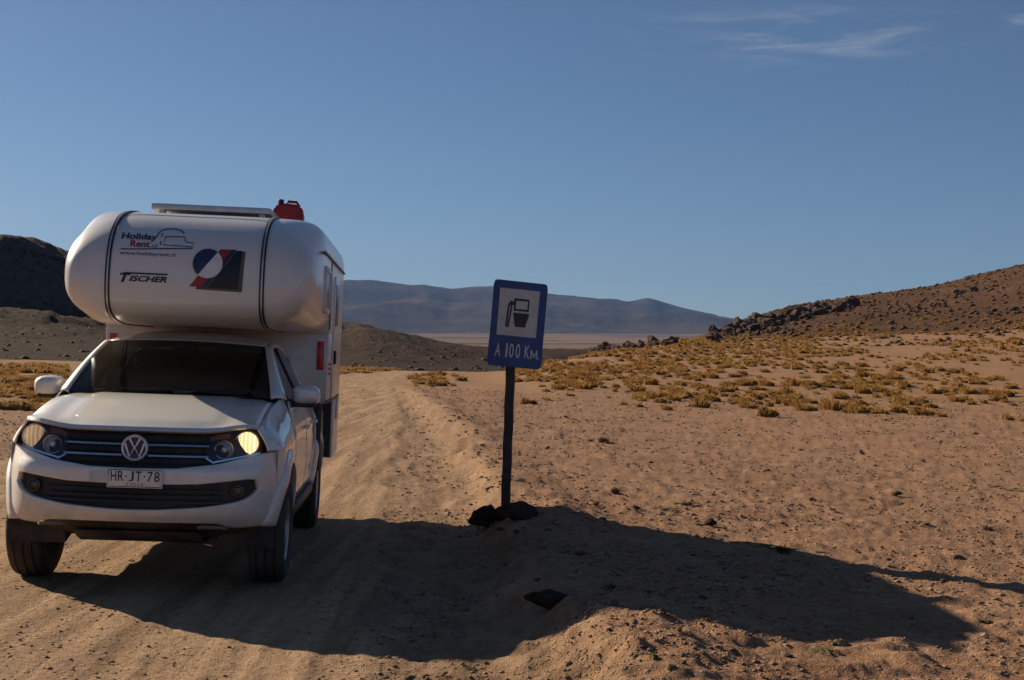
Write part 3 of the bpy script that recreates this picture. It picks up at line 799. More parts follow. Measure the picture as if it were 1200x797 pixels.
# glasshouse
def wsp(u, v):      # u -1..1 across, v 0 base .. 1 top
    xb, xt = .752, .612
    x = u*(xb+(xt-xb)*v); bow = 1-u*u
    y = (.385+.72*v)-(.11+.0*v)*bow
    z = 1.312+(1.700-1.312)*v+.022*bow*v+.03*math.sin(math.pi*v)
    return (x, y, z)
g = G(); g.grid([[wsp(u, v) for u in np.linspace(-1, 1, 29)] for v in np.linspace(0, 1, 14)]); ws = g.build('windscreen', M['wind'], truck)
g = G()
def frit(u0, u1, v0, v1):
    g.grid([[tuple(np.array(wsp(u, v))+np.array((0, .004, -.003))) for u in np.linspace(u0, u1, 25)] for v in np.linspace(v0, v1, 8)])
frit(-1, 1, 0, .055); frit(-1, 1, .945, 1.0); frit(-1, -.955, 0, 1); frit(.955, 1, 0, 1)
g.build('black_border', M['black'], ws)
g = G(); g.grid([[(u*.76, .27+.105*u*u+d, z) for u in np.linspace(-1, 1, 25)] for d, z in ((-.005, 1.288), (.05, 1.285), (.11, 1.300), (.14, 1.306))]); g.build('cowl', M['black'], truck)
for x0, x1 in ((-.55, .02), (.05, .60)):
    g = G(); a = Vector(wsp(x0/.75, .03)); b = Vector(wsp(x1/.75, .075)); off = Vector((0, -.022, .012))
    g.tube([a+off, (a+b)/2+off+Vector((0, -.006, .004)), b+off], .007, 6); g.tube([b+off, b+Vector((.05, -.05, -.02))], .008, 6)
    g.build('wiper', M['black'], truck)
def pillar():
    g = G(); P = []
    for t in np.linspace(0, 1, 16):
        a = np.array(wsp(1, t)); y, z = .60+(1.20-.60)*t, 1.29+(1.665-1.29)*t+.03*math.sin(math.pi*t)
        b = np.array((.862-(z-1.285)/.435*.222, y, z)); mid = (a+b)/2+np.array((.028, -.012, .016)); m1 = a*.8+b*.2+np.array((.018, -.012, .014))
        P.append([a, m1, mid, b*.8+a*.2+np.array((.016, 0, .006)), b])
    return g.grid(P)
side_part('windscreen_pillar', pillar, M['silver'], 0.02)
def rail(t): # roof edge
    y = 1.105+(2.42-1.105)*t
    return np.array((.612+.006*math.sin(math.pi*t)-.02*t, y, 1.700+.050*math.sin(math.pi*min(1, t*1.25)*.62)-.07*t**3))
def win_top(t):
    y = 1.20+(2.42-1.20)*t
    z = 1.665+.035*math.sin(math.pi*t)-.06*t**3
    return np.array((.862-(z-1.285)/.435*.222, y, z))
def roofrail():
    g = G(); P = []
    for t in np.linspace(0, 1, 20):
        a, b = rail(t), win_top(t); P.append([a, a*.7+b*.3+np.array((.010, 0, .012)), a*.35+b*.65+np.array((.014, 0, .006)), b])
    return g.grid(P)
side_part('roof_rail', roofrail, M['silver'], 0.02)
g = G(); P = []
for t in np.linspace(0, 1, 20):
    row = []
    for u in np.linspace(-1, 1, 29):
        e = rail(t); bow = 1-u*u
        y0 = wsp(u, 1)[1] if t < .02 else e[1]-.11*bow*(1-t)**2
        row.append((u*e[0], y0, e[2]+(.022+.05*sstep(0, .35, t))*bow**.8))
    P.append(row)
g.grid(P); g.build('roof', M['silver'], truck, thick=0.02)
def gs(y, z): return (.862-(z-1.285)/.435*.222, y, z)
def wtz(y): return float(np.interp(y, [.62, 1.20, 1.6, 2.0, 2.42], [1.30, 1.665, 1.695, 1.69, 1.60]))
def sglass(y0, y1):
    def fn():
        g = G(); return g.strip([(y, wtz(y)) for y in np.linspace(y0, y1, 14)], [(y0, 1.287), (y1, 1.287)], lambda y, z: tuple(np.array(gs(y, z))-np.array((.012, 0, 0))), 20, 6)
    return fn
side_part('side_window', sglass(.63, 1.58), M['sideglass'], 0); side_part('side_window', sglass(1.65, 2.38), M['sideglass'], 0)
def bpil(y0, y1):
    def fn(): 
        g = G(); return g.strip([(y0, wtz(y0)), (y1, wtz(y1))], [(y0, 1.285), (y1, 1.285)], gs, 6, 5)
    return fn
side_part('door_pillar', bpil(1.575, 1.66), M['black'], 0.02); side_part('door_pillar', bpil(.60, .74), M['black'], 0.0)
side_part('rear_pillar', bpil(2.36, 2.56), M['silver'], 0.02)
def belt():
    g = G(); P = [[gs(y, 1.278), tuple(np.array(gs(y, 1.289))+np.array((.008, 0, 0))), gs(y, 1.298)] for y in np.linspace(.6, 2.5, 12)]; return g.grid(P)
side_part('belt_moulding', belt, M['black'], 0.006)
g = G(); g.grid([[(x, 2.50, z) for x in (-.84, 0, .84)] for z in (.6, 1.28)]); g.grid([[(x*w, 2.46, z) for x in (-1, 0, 1)] for z, w in ((1.28, .84), (1.64, .62))])
g.build('cab_back', M['dash'], truck, thick=0.03)
# cabin
g = G(); g.grid([[(u*.74, y-.06*(1-u*u), z) for u in np.linspace(-1, 1, 15)] for y, z in ((.40, 1.29), (.60, 1.30), (.78, 1.285), (.86, 1.24), (.86, .95), (.80, .80))]); g.super((.36, .70, 1.31), (.40, .26, .08), .6)
dash = g.build('dashboard', M['dash'], truck)
g = G(); c = Vector((.36, 1.02, 1.16)); rot = Matrix.Rotation(R(-25), 3, 'X')
pth = [c+rot @ Vector((.185*math.cos(a), 0, .185*math.sin(a))) for a in np.linspace(0, 2*math.pi, 29)]
g.tube(pth, .015, 8, cap=False)
for a in (0, math.pi, -math.pi/2): g.tube([c, c+rot @ Vector((.18*math.cos(a), 0, .18*math.sin(a)))], .014, 6)
g.super(tuple(c), (.14, .05, .12), .7); g.build('steering_wheel', M['dash'], truck)
for s in (-1, 1):
    for yb in (1.42, 2.22):
        g = G(); g.super((s*.37, yb-.22, .88), (.52, .56, .18), .45); g.super((s*.37, yb+.05, 1.17), (.50, .17, .64), .45, rot=Matrix.Rotation(R(-14), 3, 'X'))
        st = g.build('seat', M['seat'], truck)
        g = G(); g.super((s*.37, yb+.14, 1.545), (.27, .10, .19), .55)
        for q in (-.06, .06): g.tube([(s*.37+q, yb+.13, 1.42), (s*.37+q, yb+.14, 1.52)], .007, 6)
        g.build('headrest', M['seat'], st)
g = G(); g.super((0.0, 1.02, 1.625), (.24, .03, .075), .5); g.tube([(0, 1.02, 1.64), (0, 1.00, 1.71)], .01, 6); g.build('rear_view_mirror', M['dash'], truck)
g = G(); g.box((0, 1.5, .62), (1.6, 2.1, .04)); g.build('cabin_floor', M['dash'], truck)
g = G(); g.grid([[(u*.60, y, z-.04*u*u) for u in np.linspace(-1, 1, 9)] for y, z in ((1.12, 1.705), (1.5, 1.735), (2.4, 1.68))]); g.build('headliner', M['dash'], truck)

# mirrors
for s in (-1, 1):
    g = G(); prof = []
    c = np.array((s*.985, .74, 1.335))
    P = []
    for i, (dy, sc) in enumerate(((-.085, .02), (-.083, .35), (-.075, .62), (-.055, .83), (-.02, .95), (.03, 1.0), (.075, .98), (.080, .90), (.060, .86), (.060, .01))):
        row = []
        for k in range(28):
            a = 2*math.pi*k/28; ca, sa = math.cos(a), math.sin(a)
            e = .62; xx = .112*math.copysign(abs(ca)**e, ca); zz = .078*math.copysign(abs(sa)**e, sa)
            if sa > 0 and ca*1 > 0: zz *= 1-.22*max(0, ca)**2
            row.append((c[0]+s*(xx*sc+.012*(1-sc)), c[1]+dy, c[2]+zz*sc+.01*(1-sc)))
        P.append(row)
    g.grid(P, close=True); mo = g.build('wing_mirror', M['silver'], truck)
    g = G(); g.super((s*.965, .755, 1.262), (.22, .13, .05), .5); g.tube([(s*.84, .74, 1.265), (s*.90, .75, 1.262), (s*.98, .755, 1.268)], [.035, .03, .025], 10)
    g.build('mirror_base', M['black'], mo)

# wheels
def wheel(xc, yc, s):
    R_, z0 = .388, .388
    g = G(); g.lathe([(.23, -.10*s), (.222, -.02*s), (.222, .075*s), (.235, .10*s), (.232, .112*s), (.215, .10*s), (.205, .02*s), (.07, .02*s), (.07, .085*s), (.0005, .09*s)], (xc, yc, z0), 40, 'X')
    w = g.build('wheel', M['alloy'], truck)
    prof = [(.225, -.098), (.25, -.118), (.30, -.129), (.345, -.127), (.370, -.116), (.382, -.10)]
    for gx in (-.062, 0.0, .062):
        prof += [(R_, gx-.028), (R_, gx-.006), (R_-.010, gx-.005), (R_-.010, gx+.005), (R_, gx+.006), (R_, gx+.028)] if True else []
    prof = prof[:6]+[(R_-.003, -.092)]+[q for gx in (-.062, 0., .062) for q in ((R_, gx-.007), (R_-.011, gx-.0055), (R_-.011, gx+.0055), (R_, gx+.007))]+[(R_-.003, .092)]+[(a, -b) for a, b in reversed(prof[:6])]
    g = G(); g.lathe(prof, (xc, yc, z0), 96, 'X', mod=lambda k, q: .009 if (k % 4 == 0 and q in (4, 5, 6, len(prof)-5, len(prof)-6, len(prof)-7)) else 0.0)
    g.build('tyre', M['rubber'], w)
    for k in range(5):
        a = 2*math.pi*k/5+.3; d = Vector((0, math.cos(a), math.sin(a))); t = Vector((1, 0, 0)).cross(d)
        g = G(); rows = []
        for rr, ww, xo in ((.05, .035, .085), (.13, .028, .088), (.215, .042, .075)):
            p = Vector((xc+s*xo, yc, z0))+d*rr
            rows.append([p-t*ww-Vector((s*.03, 0, 0)), p-t*ww, p+t*ww, p+t*ww-Vector((s*.03, 0, 0))])
        g.grid(rows); g.build('spoke', M['alloy'], w)
for xc, yc in ((-.83, 0), (.83, 0), (-.83, 3.095), (.83, 3.095)): wheel(xc, yc, 1 if xc > 0 else -1)
# underbody
g = G(); g.box((0, 1.9, .50), (1.0, 4.6, .12), .02); g.box((0, -.25, .62), (1.0, .7, .35), .03); g.tube([(-.75, 3.095, .40), (0, 3.095, .40), (.75, 3.095, .40)], .05, 10); g.super((0, 3.09, .40), (.3, .3, .28), .8)
g.tube([(-.72, 0, .37), (0, -.02, .45), (.72, 0, .37)], .035, 8); g.build('chassis', M['under'], truck)
g = G(); g.grid([[(x, y, z) for x in (-.42, -.2, 0, .2, .42)] for y, z in ((-.70, .43), (-.45, .335), (-.05, .32), (.35, .35))]); g.build('skid_plate', M['under'], truck, thick=.01)

# ------------------------------------------------------------------ camper box on the truck bed
TM = Matrix.Translation((TX, TY, 0)) @ Matrix.Rotation(TYAW, 4, 'Z') @ Matrix.Rotation(TROLL, 4, 'Y')
CX, HW = .04, 1.0
COFF = (CX, 3.3, 1.19)
camper = empty('camper_box', tuple(TM @ Vector(COFF)), (0, TROLL, TYAW))
tag(camper, 'cream demountable camper box with rounded cabover nose mounted on the pickup truck', 'camper')
def CG(): return G(COFF)
ST = [(.585, 2.16, 2.17, .70), (.588, 2.11, 2.23, .765), (.598, 2.06, 2.31, .82), (.62, 2.005, 2.395, .868), (.66, 1.96, 2.47, .905), (.72, 1.92, 2.54, .934), (.80, 1.893, 2.602, .957),
      (.92, 1.868, 2.668, .975), (1.08, 1.852, 2.718, .988), (1.26, 1.844, 2.752, .995), (1.5, 1.84, 2.778, .999), (1.8, 1.84, 2.792, 1.0), (2.2, 1.84, 2.80, 1.0), (2.47, 1.84, 2.80, 1.0), (2.48, 1.84, 2.80, 1.0), (4.60, 1.84, 2.80, 1.0), (4.66, 1.84, 2.78, .985), (4.69, 1.86, 2.73, .95)]
SEC = [(0, 0), (.35, 0), (.58, 0), (.70, .008), (.80, .035), (.88, .085), (.94, .155), (.98, .25), (.997, .36), (1, .46), (.998, .56), (.985, .65), (.958, .73), (.915, .80), (.855, .867), (.785, .92), (.70, .962), (.60, .988), (.38, 1), (0, 1)]
SECB = [(0, 0), (.4, 0), (.66, 0), (.80, .004), (.89, .022), (.945, .06), (.98, .11), (.996, .19), (1, .30), (1, .42), (1, .56), (1, .68), (.997, .77), (.985, .845), (.958, .905), (.918, .95), (.86, .98), (.77, .996), (.45, 1), (0, 1)]
SEC2 = [(0, 0), (.3, 0), (.55, 0), (.75, 0), (.93, 0), (.99, .002), (1, .012), (1, .12), (1, .30), (1, .42), (1, .56), (1, .68), (.997, .77), (.985, .845), (.958, .905), (.918, .95), (.86, .98), (.77, .996), (.45, 1), (0, 1)]
def sec3(y, zb, zt, w):
    t = float(sstep(.95, 1.75, y))
    S = [(a0*(1-t)+a1*t, b0*(1-t)+b1*t) for (a0, b0), (a1, b1) in zip(SEC, SECB)] if y < 2.475 else SEC2
    half = [(CX+HW*w*a, y, zb+(zt-zb)*b) for a, b in S]
    return half + [(2*CX-x, yy, z) for x, yy, z in reversed(half[1:-1])]
def stations():
    a = np.array(ST, float); out = []
    nose = smooth_curve(a[:14], 60)
    return [tuple(q) for q in nose] + [tuple(q) for q in a[14:]]
SS = stations()
def fine_sec(q):
    P = sec3(*q); half = np.array(P[:20]); hf = smooth_curve(half, 46)
    other = hf[1:-1][::-1].copy(); other[:, 0] = 2*CX-other[:, 0]
    return np.vstack([hf, other])
g = CG(); rows = [fine_sec(q) for q in SS]; g.grid(rows, close=True)
n0 = len(rows[0]); o = len(g.v)-n0
g.f.append(tuple(range(n0))); g.f.append(tuple(reversed(range(o, o+n0))))
shell = g.build('cabover_shell', M['camper'], camper)
# profile of the nose in the flat middle part
PT = np.array([(q[0], q[2]) for q in SS[:60]]); PB = np.array([(q[0], q[1]) for q in SS[:60]])
PROF = np.vstack([PB[::-1], PT[1:]])          # from underside, round the nose, to the roof
def prof_y(z): # front face depth for a height
    up = PROF[59:]; lo = PROF[:60][::-1]
    return float(np.interp(z, up[:, 1], up[:, 0])) if z >= 2.165 else float(np.interp(-z, -lo[:, 1], lo[:, 0]))
def CS(x, z, d=.004):
    y = prof_y(z); dy = (prof_y(z+.01)-prof_y(z-.01))/.02; n = math.hypot(1, dy)
    return (x, y-d/n, z+d*dy/n)
# trim straps round the nose
for xc in (CX-.585, CX+.585):
    nrm = []
    for i in range(len(PROF)):
        t = PROF[min(i+1, len(PROF)-1)]-PROF[max(i-1, 0)]; t = t/np.linalg.norm(t); nrm.append(np.array([-t[1], t[0]]) if True else 0)
    nrm = np.array(nrm)
    cen = np.array([1.6, 2.3])
    for i in range(len(PROF)):
        if np.dot(nrm[i], PROF[i]-cen) < 0: nrm[i] = -nrm[i]
    st = None
    for dx0, dx1, h, mt, nm in ((-.019, .019, .006, M['black'], 'strap'), (-.006, .006, .009, M['alu'], 'strap_insert')):
        g = CG()
        g.grid([[(xc+dx, PROF[i][0]+nrm[i][0]*hh, PROF[i][1]+nrm[i][1]*hh) for dx, hh in ((dx0, -.004), (dx0, h), (dx1, h), (dx1, -.004))] for i in range(0, len(PROF))])
        ob = g.build(nm, mt, st or camper)
        st = st or ob
# seam line near the top of the nose
g = CG(); g.grid([[CS(x, z, .003) for x in np.linspace(CX-.565, CX+.565, 12)] for z in (2.716, 2.722)]); g.build('seam', M['trim'], camper)
# lower body
g = CG(); g.box((CX, 3.585, 1.53), (2*HW*.996, 2.17, .66), .012); g.build('lower_body', M['camper'], camper)
g = CG(); g.box((CX, 3.40, 1.00), (1.40, 1.9, .42), .01); g.build('bed_section', M['camper'], camper)
g = CG(); g.box((CX, 4.20, .905), (2*HW*.996, .94, .59), .012); g.build('rear_lower_body', M['camper'], camper)
for s in (-1, 1):
    g = CG(); g.box((CX+s*.79, 3.72, .905), (.37, .014, .57)); g.build('dark_front_panel', M['black'], camper)
    g = CG(); g.tube([(CX+s*.905, 2.80, 1.19), (CX+s*.905, 2.80, .60)], .038, 14); g.super((CX+s*.905, 2.80, .59), (.085, .085, .06), .8); g.build('support_leg', M['black'], camper)
    g = CG(); g.box((CX+s*.93, 2.492, 1.636), (.062, .010, .26), .003); g.build('reflector', M['redref'], camper)
    # side trim line and shell seam
    g = CG(); xs_ = CX+s*HW; g.grid([[(xs_+s*(.002+d), y, z) for z, d in ((2.495, -.004), (2.497, .012), (2.515, .012), (2.517, -.004))] for y in np.linspace(1.32, 4.6, 12)], flip=s < 0)
    g.build('side_trim', M['trim'], camper)
    # cabover side window
    wy0, wy1, wz0, wz1 = 1.62, 2.20, 2.03, 2.38
    g = CG(); fr_ = .045; g.box((xs_+s*.004, (wy0+wy1)/2, wz1), (.03, wy1-wy0+.05, fr_), .008); g.box((xs_+s*.004, (wy0+wy1)/2, wz0), (.03, wy1-wy0+.05, fr_), .008)
    g.box((xs_+s*.0035, wy0, (wz0+wz1)/2), (.029, fr_, wz1-wz0+.04), .008); g.box((xs_+s*.0035, wy1, (wz0+wz1)/2), (.029, fr_, wz1-wz0+.04), .008)
    wf = g.build('window', M['alu'], camper)
    g = CG(); g.box((xs_+s*.003, (wy0+wy1)/2, (wz0+wz1)/2), (.012, wy1-wy0-.03, wz1-wz0-.03), .003); g.build('pane', M['solar'], wf)
    g = CG(); g.box((xs_+s*.003, 2.475, 2.18), (.010, .010, .62)); g.build('shell_joint', M['trim'], camper)
# entry door on the visible side
xs_ = CX+HW
g = CG(); g.box((xs_+.001, 3.35, 1.81), (.022, .62, 1.16), .008); dr_ = g.build('door', M['camper'], camper)
g = CG(); g.box((xs_+.014, 3.35, 2.12), (.010, .38, .40), .004); g.build('pane', M['solar'], dr_)
g = CG(); g.box((xs_+.022, 3.12, 1.62), (.03, .07, .13), .01); g.build('handle', M['black'], dr_)
for k in range(3):
    g = CG(); g.box((xs_+.003, 2.76, 1.56-.045*k), (.006, .22, .018)); g.build('stripe', M['navy'], camper)
g = CG(); g.box((xs_+.004, 3.4, 1.215), (.012, 2.1, .03), .004); g.build('lower_trim', M['trim'], camper)
g = CG(); g.box((xs_+.004, 4.28, 1.10), (.012, .30, .24), .004); g.build('service_hatch', M['alu'], camper)

# lettering and graphics on the nose
v, f = text_geo('Holiday', .27, .066, 0.0, .028); decal('lettering', [(v, f, (-.335, 2.505))], CS, M['navy'], camper, COFF)
v, f = text_geo('Rent', .15, .052, 0.0, .028); decal('lettering', [(v, f, (-.320, 2.452))], CS, M['redink'], camper, COFF)
v, f = text_geo('.cl', .05, .028, 0.0, .01); it = [(v, f, (-.215, 2.442))]
v, f = text_geo('www.holidayrent.cl', .42, .036, 0.0, .006); it.append((v, f, (-.255, 2.372))); decal('lettering', it, CS, M['navy'], camper, COFF)
it = [line2([(-.46, 2.405), (-.30, 2.412), (-.10, 2.424), (.08, 2.432)], .009)]
arc = [(-.205+.0*k, 2.52) for k in range(1)] + [(-.20+.10*(1-math.cos(a))*1.0, 2.535+.055*math.sin(a)) for a in np.linspace(0, math.pi*.9, 12)]
it += [line2(arc, .010), line2([(-.17, 2.545), (-.165, 2.45)], .010), line2([(-.14, 2.52), (-.142, 2.452), (.08, 2.445), (.085, 2.475), (.02, 2.485), (.005, 2.525)], .007)]
decal('camper_drawing', it, CS, M['blueink'], camper, COFF)
decal('camper_drawing', [line2([(-.14, 2.52), (-.06, 2.522), (.005, 2.525)], .007)], CS, M['redink'], camper, COFF)
v, f = text_geo('ISCHER', .285, .046, .28, .035); v2, f2 = text_geo('T', .085, .070, .28, .04)
decal('lettering', [(v, f, (-.238, 2.182)), (v2, f2, (-.408, 2.186)), line2([(-.42, 2.222), (-.09, 2.222)], .012)], CS, M['ink'], camper, COFF)
LC = (.262, 2.285)
def LP(pts): return poly2([(LC[0]+a, LC[1]+b) for a, b in pts])
def sub(p, q, n=7): return [(p[0]+(q[0]-p[0])*k/n, p[1]+(q[1]-p[1])*k/n) for k in range(n)]
def quad_grid(a, b, c, d, n=7):
    A, B, C_, D = (np.array(p, float) for p in (a, b, c, d)); v = []; f = []
    for i in range(n+1):
        for j in range(n+1):
            s, t = i/n, j/n; v.append((A*(1-s)+B*s)*(1-t)+(D*(1-s)+C_*s)*t)
    for i in range(n):
        for j in range(n): q = i*(n+1)+j; f.append((q, q+n+1, q+n+2, q+1))
    return (np.array(v), f, LC)
decal('graphic_shadow', [quad_grid((-.14, -.165), (.215, -.175), (.225, .14), (.06, .15))], lambda a, b: CS(a, b, .003), M['trim'], camper, COFF)
decal('graphic_black', [quad_grid((-.045, -.15), (.185, -.155), (.20, .145), (.165, .145))], lambda a, b: CS(a, b, .0055), M['ink'], camper, COFF)
decal('graphic_red', [quad_grid((-.185, -.145), (-.095, -.145), (.125, .15), (.035, .15))], lambda a, b: CS(a, b, .007), M['redink'], camper, COFF)
decal('graphic_navy', [quad_grid((-.095, -.145), (-.06, -.145), (.155, .15), (.125, .15))], lambda a, b: CS(a, b, .0085), M['navy'], camper, COFF)
cc = (-.055, .035)
decal('graphic_white_disc', [ring2(.001, .113, 40, math.pi*1.29, math.pi*2.29, (LC[0]+cc[0], LC[1]+cc[1]))], lambda a, b: CS(a, b, .010), M['whiteink'], camper, COFF)
decal('graphic_navy_disc', [ring2(.001, .113, 40, math.pi*.29, math.pi*1.29, (LC[0]+cc[0], LC[1]+cc[1]))], lambda a, b: CS(a, b, .0115), M['navy'], camper, COFF)

# solar panel on the roof, part of the camper
g = CG(); g.box((CX-.02, 2.35, 2.872), (1.02, .9, .05), .006); rp = g.build('roof_panel', M['alu'], camper)
g = CG(); g.box((CX-.02, 2.35, 2.8985), (.96, .84, .006)); g.build('panel_cells', M['solar'], rp)
for dx in (-.45, .41):
    for yy in (2.0, 2.7):
        g = CG(); g.box((CX+dx, yy, 2.822), (.05, .08, .052)); g.build('panel_foot', M['alu'], rp)

# red fuel can on the roof
coff = (.585, 2.95, 2.80)
can = empty('fuel_can', tuple(TM @ Vector(coff)), (0, TROLL, TYAW))
tag(can, 'red plastic fuel can with black cap on the camper roof', 'fuel can')
g = G(coff); bm = bmesh.new()
out = [(-.145, 0), (.145, 0), (.145, .17), (.115, .235), (.04, .25), (.0, .25), (-.075, .25), (-.13, .215), (-.145, .17)]
v0 = [bm.verts.new((coff[0]+a, coff[1]-.085, coff[2]+b)) for a, b in out]; fc = bm.faces.new(v0)
ex = bmesh.ops.extrude_face_region(bm, geom=[fc]); bmesh.ops.translate(bm, vec=(0, .17, 0), verts=[e for e in ex['geom'] if isinstance(e, bmesh.types.BMVert)])
bmesh.ops.bevel(bm, geom=bm.edges[:], offset=.022, segments=3, affect='EDGES')
g.bm(bm); g.build('can_body', M['redcan'], can)
g = G(coff); g.tube([(coff[0]-.02, coff[1], coff[2]+.245), (coff[0]-.01, coff[1], coff[2]+.275), (coff[0]+.07, coff[1], coff[2]+.272), (coff[0]+.10, coff[1], coff[2]+.225)], .014, 8); g.build('handle', M['redcan'], can)
g = G(coff); g.lathe([(.0005, .03), (.024, .03), (.028, .02), (.028, -.01), (.02, -.02)], (coff[0]-.075, coff[1], coff[2]+.262), 20, 'Z'); g.build('cap', M['black'], can)

# ------------------------------------------------------------------ road sign
sb = ground_hit(592, 601); SZ = float(height(sb[0], sb[1]))
sign = empty('road_sign', (sb[0], sb[1], SZ)); tag(sign, 'blue fuel station road sign reading A 100 KM on a dark post', 'road sign')
ppm = F_PX/sb[1]
M['signblue'] = simple('blue_sign_paint', (0.015, 0.055, 0.21), 0.45, var=0.18, scale=6, dust=0.10)
M['signwhite'] = simple('white_sign_paint', (0.62, 0.58, 0.54), 0.5, var=0.08, dust=0.2)
M['post'] = simple('dark_post_wood', (0.05, 0.038, 0.032), 0.85, var=0.35, scale=5, bump=0.004, dust=0.15)
ph = 172/ppm; lean = .012
def sgx(z): return lean*z
g = G(); w_ = .044
rows = []
for z in np.concatenate([[-.25], np.linspace(0, ph+.62*100/ppm, 24)]):
    j = .0025*math.sin(z*17); rows.append([(sgx(z)+sx_*w_+j, sy_*w_*.9+j, z) for sx_, sy_ in ((-1, -.8), (-.8, -1), (.8, -1), (1, -.8), (1, .8), (.8, 1), (-.8, 1), (-1, .8))])
g.grid(rows, close=True); o = len(g.v)-8; g.f.append(tuple(range(o, o+8))); g.build('post', M['post'], sign, smooth=False)
pw, phh = 63.5/ppm/math.cos(R(16)), 100.5/ppm
pcx, pcz = (605.3-592)/ppm-.035, (601-380)/ppm
tilt = R(5.1)-ROLL; yawp = R(16)
PM = Matrix.Translation((pcx, -.055, pcz)) @ Matrix.Rotation(yawp, 4, 'Z') @ Matrix.Rotation(tilt, 4, 'Y')
def SP(d=0.0): return lambda a, b: tuple(PM @ Vector((a, -.004-d+.006*math.sin(a*7)*math.cos(b*5), b)))
rc = []; rr = .022
for cx_, cz_, a0 in ((pw/2-rr, phh/2-rr, 0), (-pw/2+rr, phh/2-rr, 90), (-pw/2+rr, -phh/2+rr, 180), (pw/2-rr, -phh/2+rr, 270)):
    rc += [(cx_+rr*math.cos(R(a0+t)), cz_+rr*math.sin(R(a0+t))) for t in (0, 30, 60, 90)]
def sheet(w, h, n=9, rad=0):
    xs2, zs2 = np.linspace(-w/2, w/2, n), np.linspace(-h/2, h/2, n); v = []; f = []
    for i in range(n):
        for j in range(n):
            x, z = xs2[i], zs2[j]
            if rad and i in (0, n-1) and j in (0, n-1): x *= 1-rad/w*.7; z *= 1-rad/h*.7
            v.append((x, z))
    for i in range(n-1):
        for j in range(n-1): q = i*n+j; f.append((q, q+n, q+n+1, q+1))
    return (np.array(v), f, (0, 0))
pan = decal('panel', [sheet(pw, phh, 17, .03)], SP(), M['signblue'], sign)
md = pan.modifiers.new('thickness', 'SOLIDIFY'); md.thickness = .004; md.offset = 0
ws_, hs_ = .735*pw, .545*phh
wpan = sheet(ws_, hs_); wpan = (wpan[0]+np.array([-.01*pw, .135*phh]), wpan[1], (0, 0))
decal('white_field', [wpan], SP(.0035), M['signwhite'], pan)
def fr2(a, b): return (-.01*pw+(a-.5)*ws_, .135*phh+(.5-b)*hs_)
def prect(a0, b0, a1, b1): return poly2([fr2(a0, b1), fr2(a1, b1), fr2(a1, b0), fr2(a0, b0)])
it = [line2([fr2(.40, .22), fr2(.74, .22), fr2(.74, .44), fr2(.40, .44), fr2(.40, .195)], .023)]
it += [poly2([fr2(.44, .80), fr2(.70, .80), fr2(.78, .505), fr2(.37, .505)])]
it += [line2([fr2(.40, .30), fr2(.30, .27), fr2(.25, .34), fr2(.215, .80)], .016), line2([fr2(.215, .80), fr2(.265, .81)], .016), line2([fr2(.265, .81), fr2(.315, .42), fr2(.31, .36)], .016),
       poly2([fr2(.27, .36), fr2(.40, .34), fr2(.40, .27), fr2(.30, .265)])]
decal('fuel_pump_symbol', it, SP(.007), M['ink'], pan)
it = []
for ch, xc, w, h in (('A', -.325, .10, .155), ('1', -.165, .035, .165), ('0', -.075, .085, .17), ('0', .045, .085, .17), ('K', .215, .095, .155), ('.', .432, .022, .022)):
    v, f = text_geo(ch, w*pw, h*phh, 0, .004 if ch == 'M' else .012); zc = -.308*phh-(.155*phh-h*phh)/2*(1 if h < .15 else 0)
    it.append((v, f, (xc*pw, zc)))
MP = [(pw*a, -.333*phh+phh*b) for a, b in ((.292, -.052), (.292, .053), (.345, -.035), (.398, .053), (.398, -.052))]
it += [line2([MP[k], MP[k+1]], .0115) for k in range(4)]
decal('lettering', it, SP(.0045), M['signwhite'], pan)
# bracket bolts
for b in (-.45,):
    g = G(); c_ = SP(.002)(-.03, b*phh); g.lathe([(.0005, -.008), (.011, -.007), (.013, 0)], c_, 12, 'Y'); g.build('bolt', M['steel'], sign)

# ------------------------------------------------------------------ stones and boulders
def rock_mat(name, a, b, c_, island=False):
    m = NT(name); p = m.obj(); inf = m.node('ShaderNodeObjectInfo'); isl = m.node('ShaderNodeNewGeometry').outputs['Random Per Island']
    n = m.noise(p, 3.0, 6, 0.7); n2 = m.noise(p, 14.0, 5, 0.7)
    c = m.mix(m.rng(n, 0.35, 0.65), a, b); c = m.mix(m.math('MULTIPLY', m.math('MAXIMUM', inf.outputs['Random'], isl) if island else inf.outputs['Random'], 0.7), c, c_)
    c = m.mix(m.rng(n2, 0.35, 0.6), m.mix(0.4, c, (0.02, 0.015, 0.012)), c)
    m.set(Base_Color=c, Roughness=0.92, Specular_IOR_Level=0.2); m.bump(m.math('ADD', n, m.math('MULTIPLY', n2, .5)), 0.12)
    return m.m
M['boulder'] = rock_mat('boulder_rock', (0.075, 0.045, 0.033), (0.12, 0.072, 0.052), (0.16, 0.105, 0.08))
M['stone'] = rock_mat('field_stone', (0.20, 0.125, 0.085), (0.29, 0.185, 0.125), (0.40, 0.29, 0.21))
M['gravel'] = rock_mat('loose_gravel', (0.26, 0.155, 0.095), (0.38, 0.235, 0.14), (0.62, 0.44, 0.30), True)
from mathutils import noise as mnoise
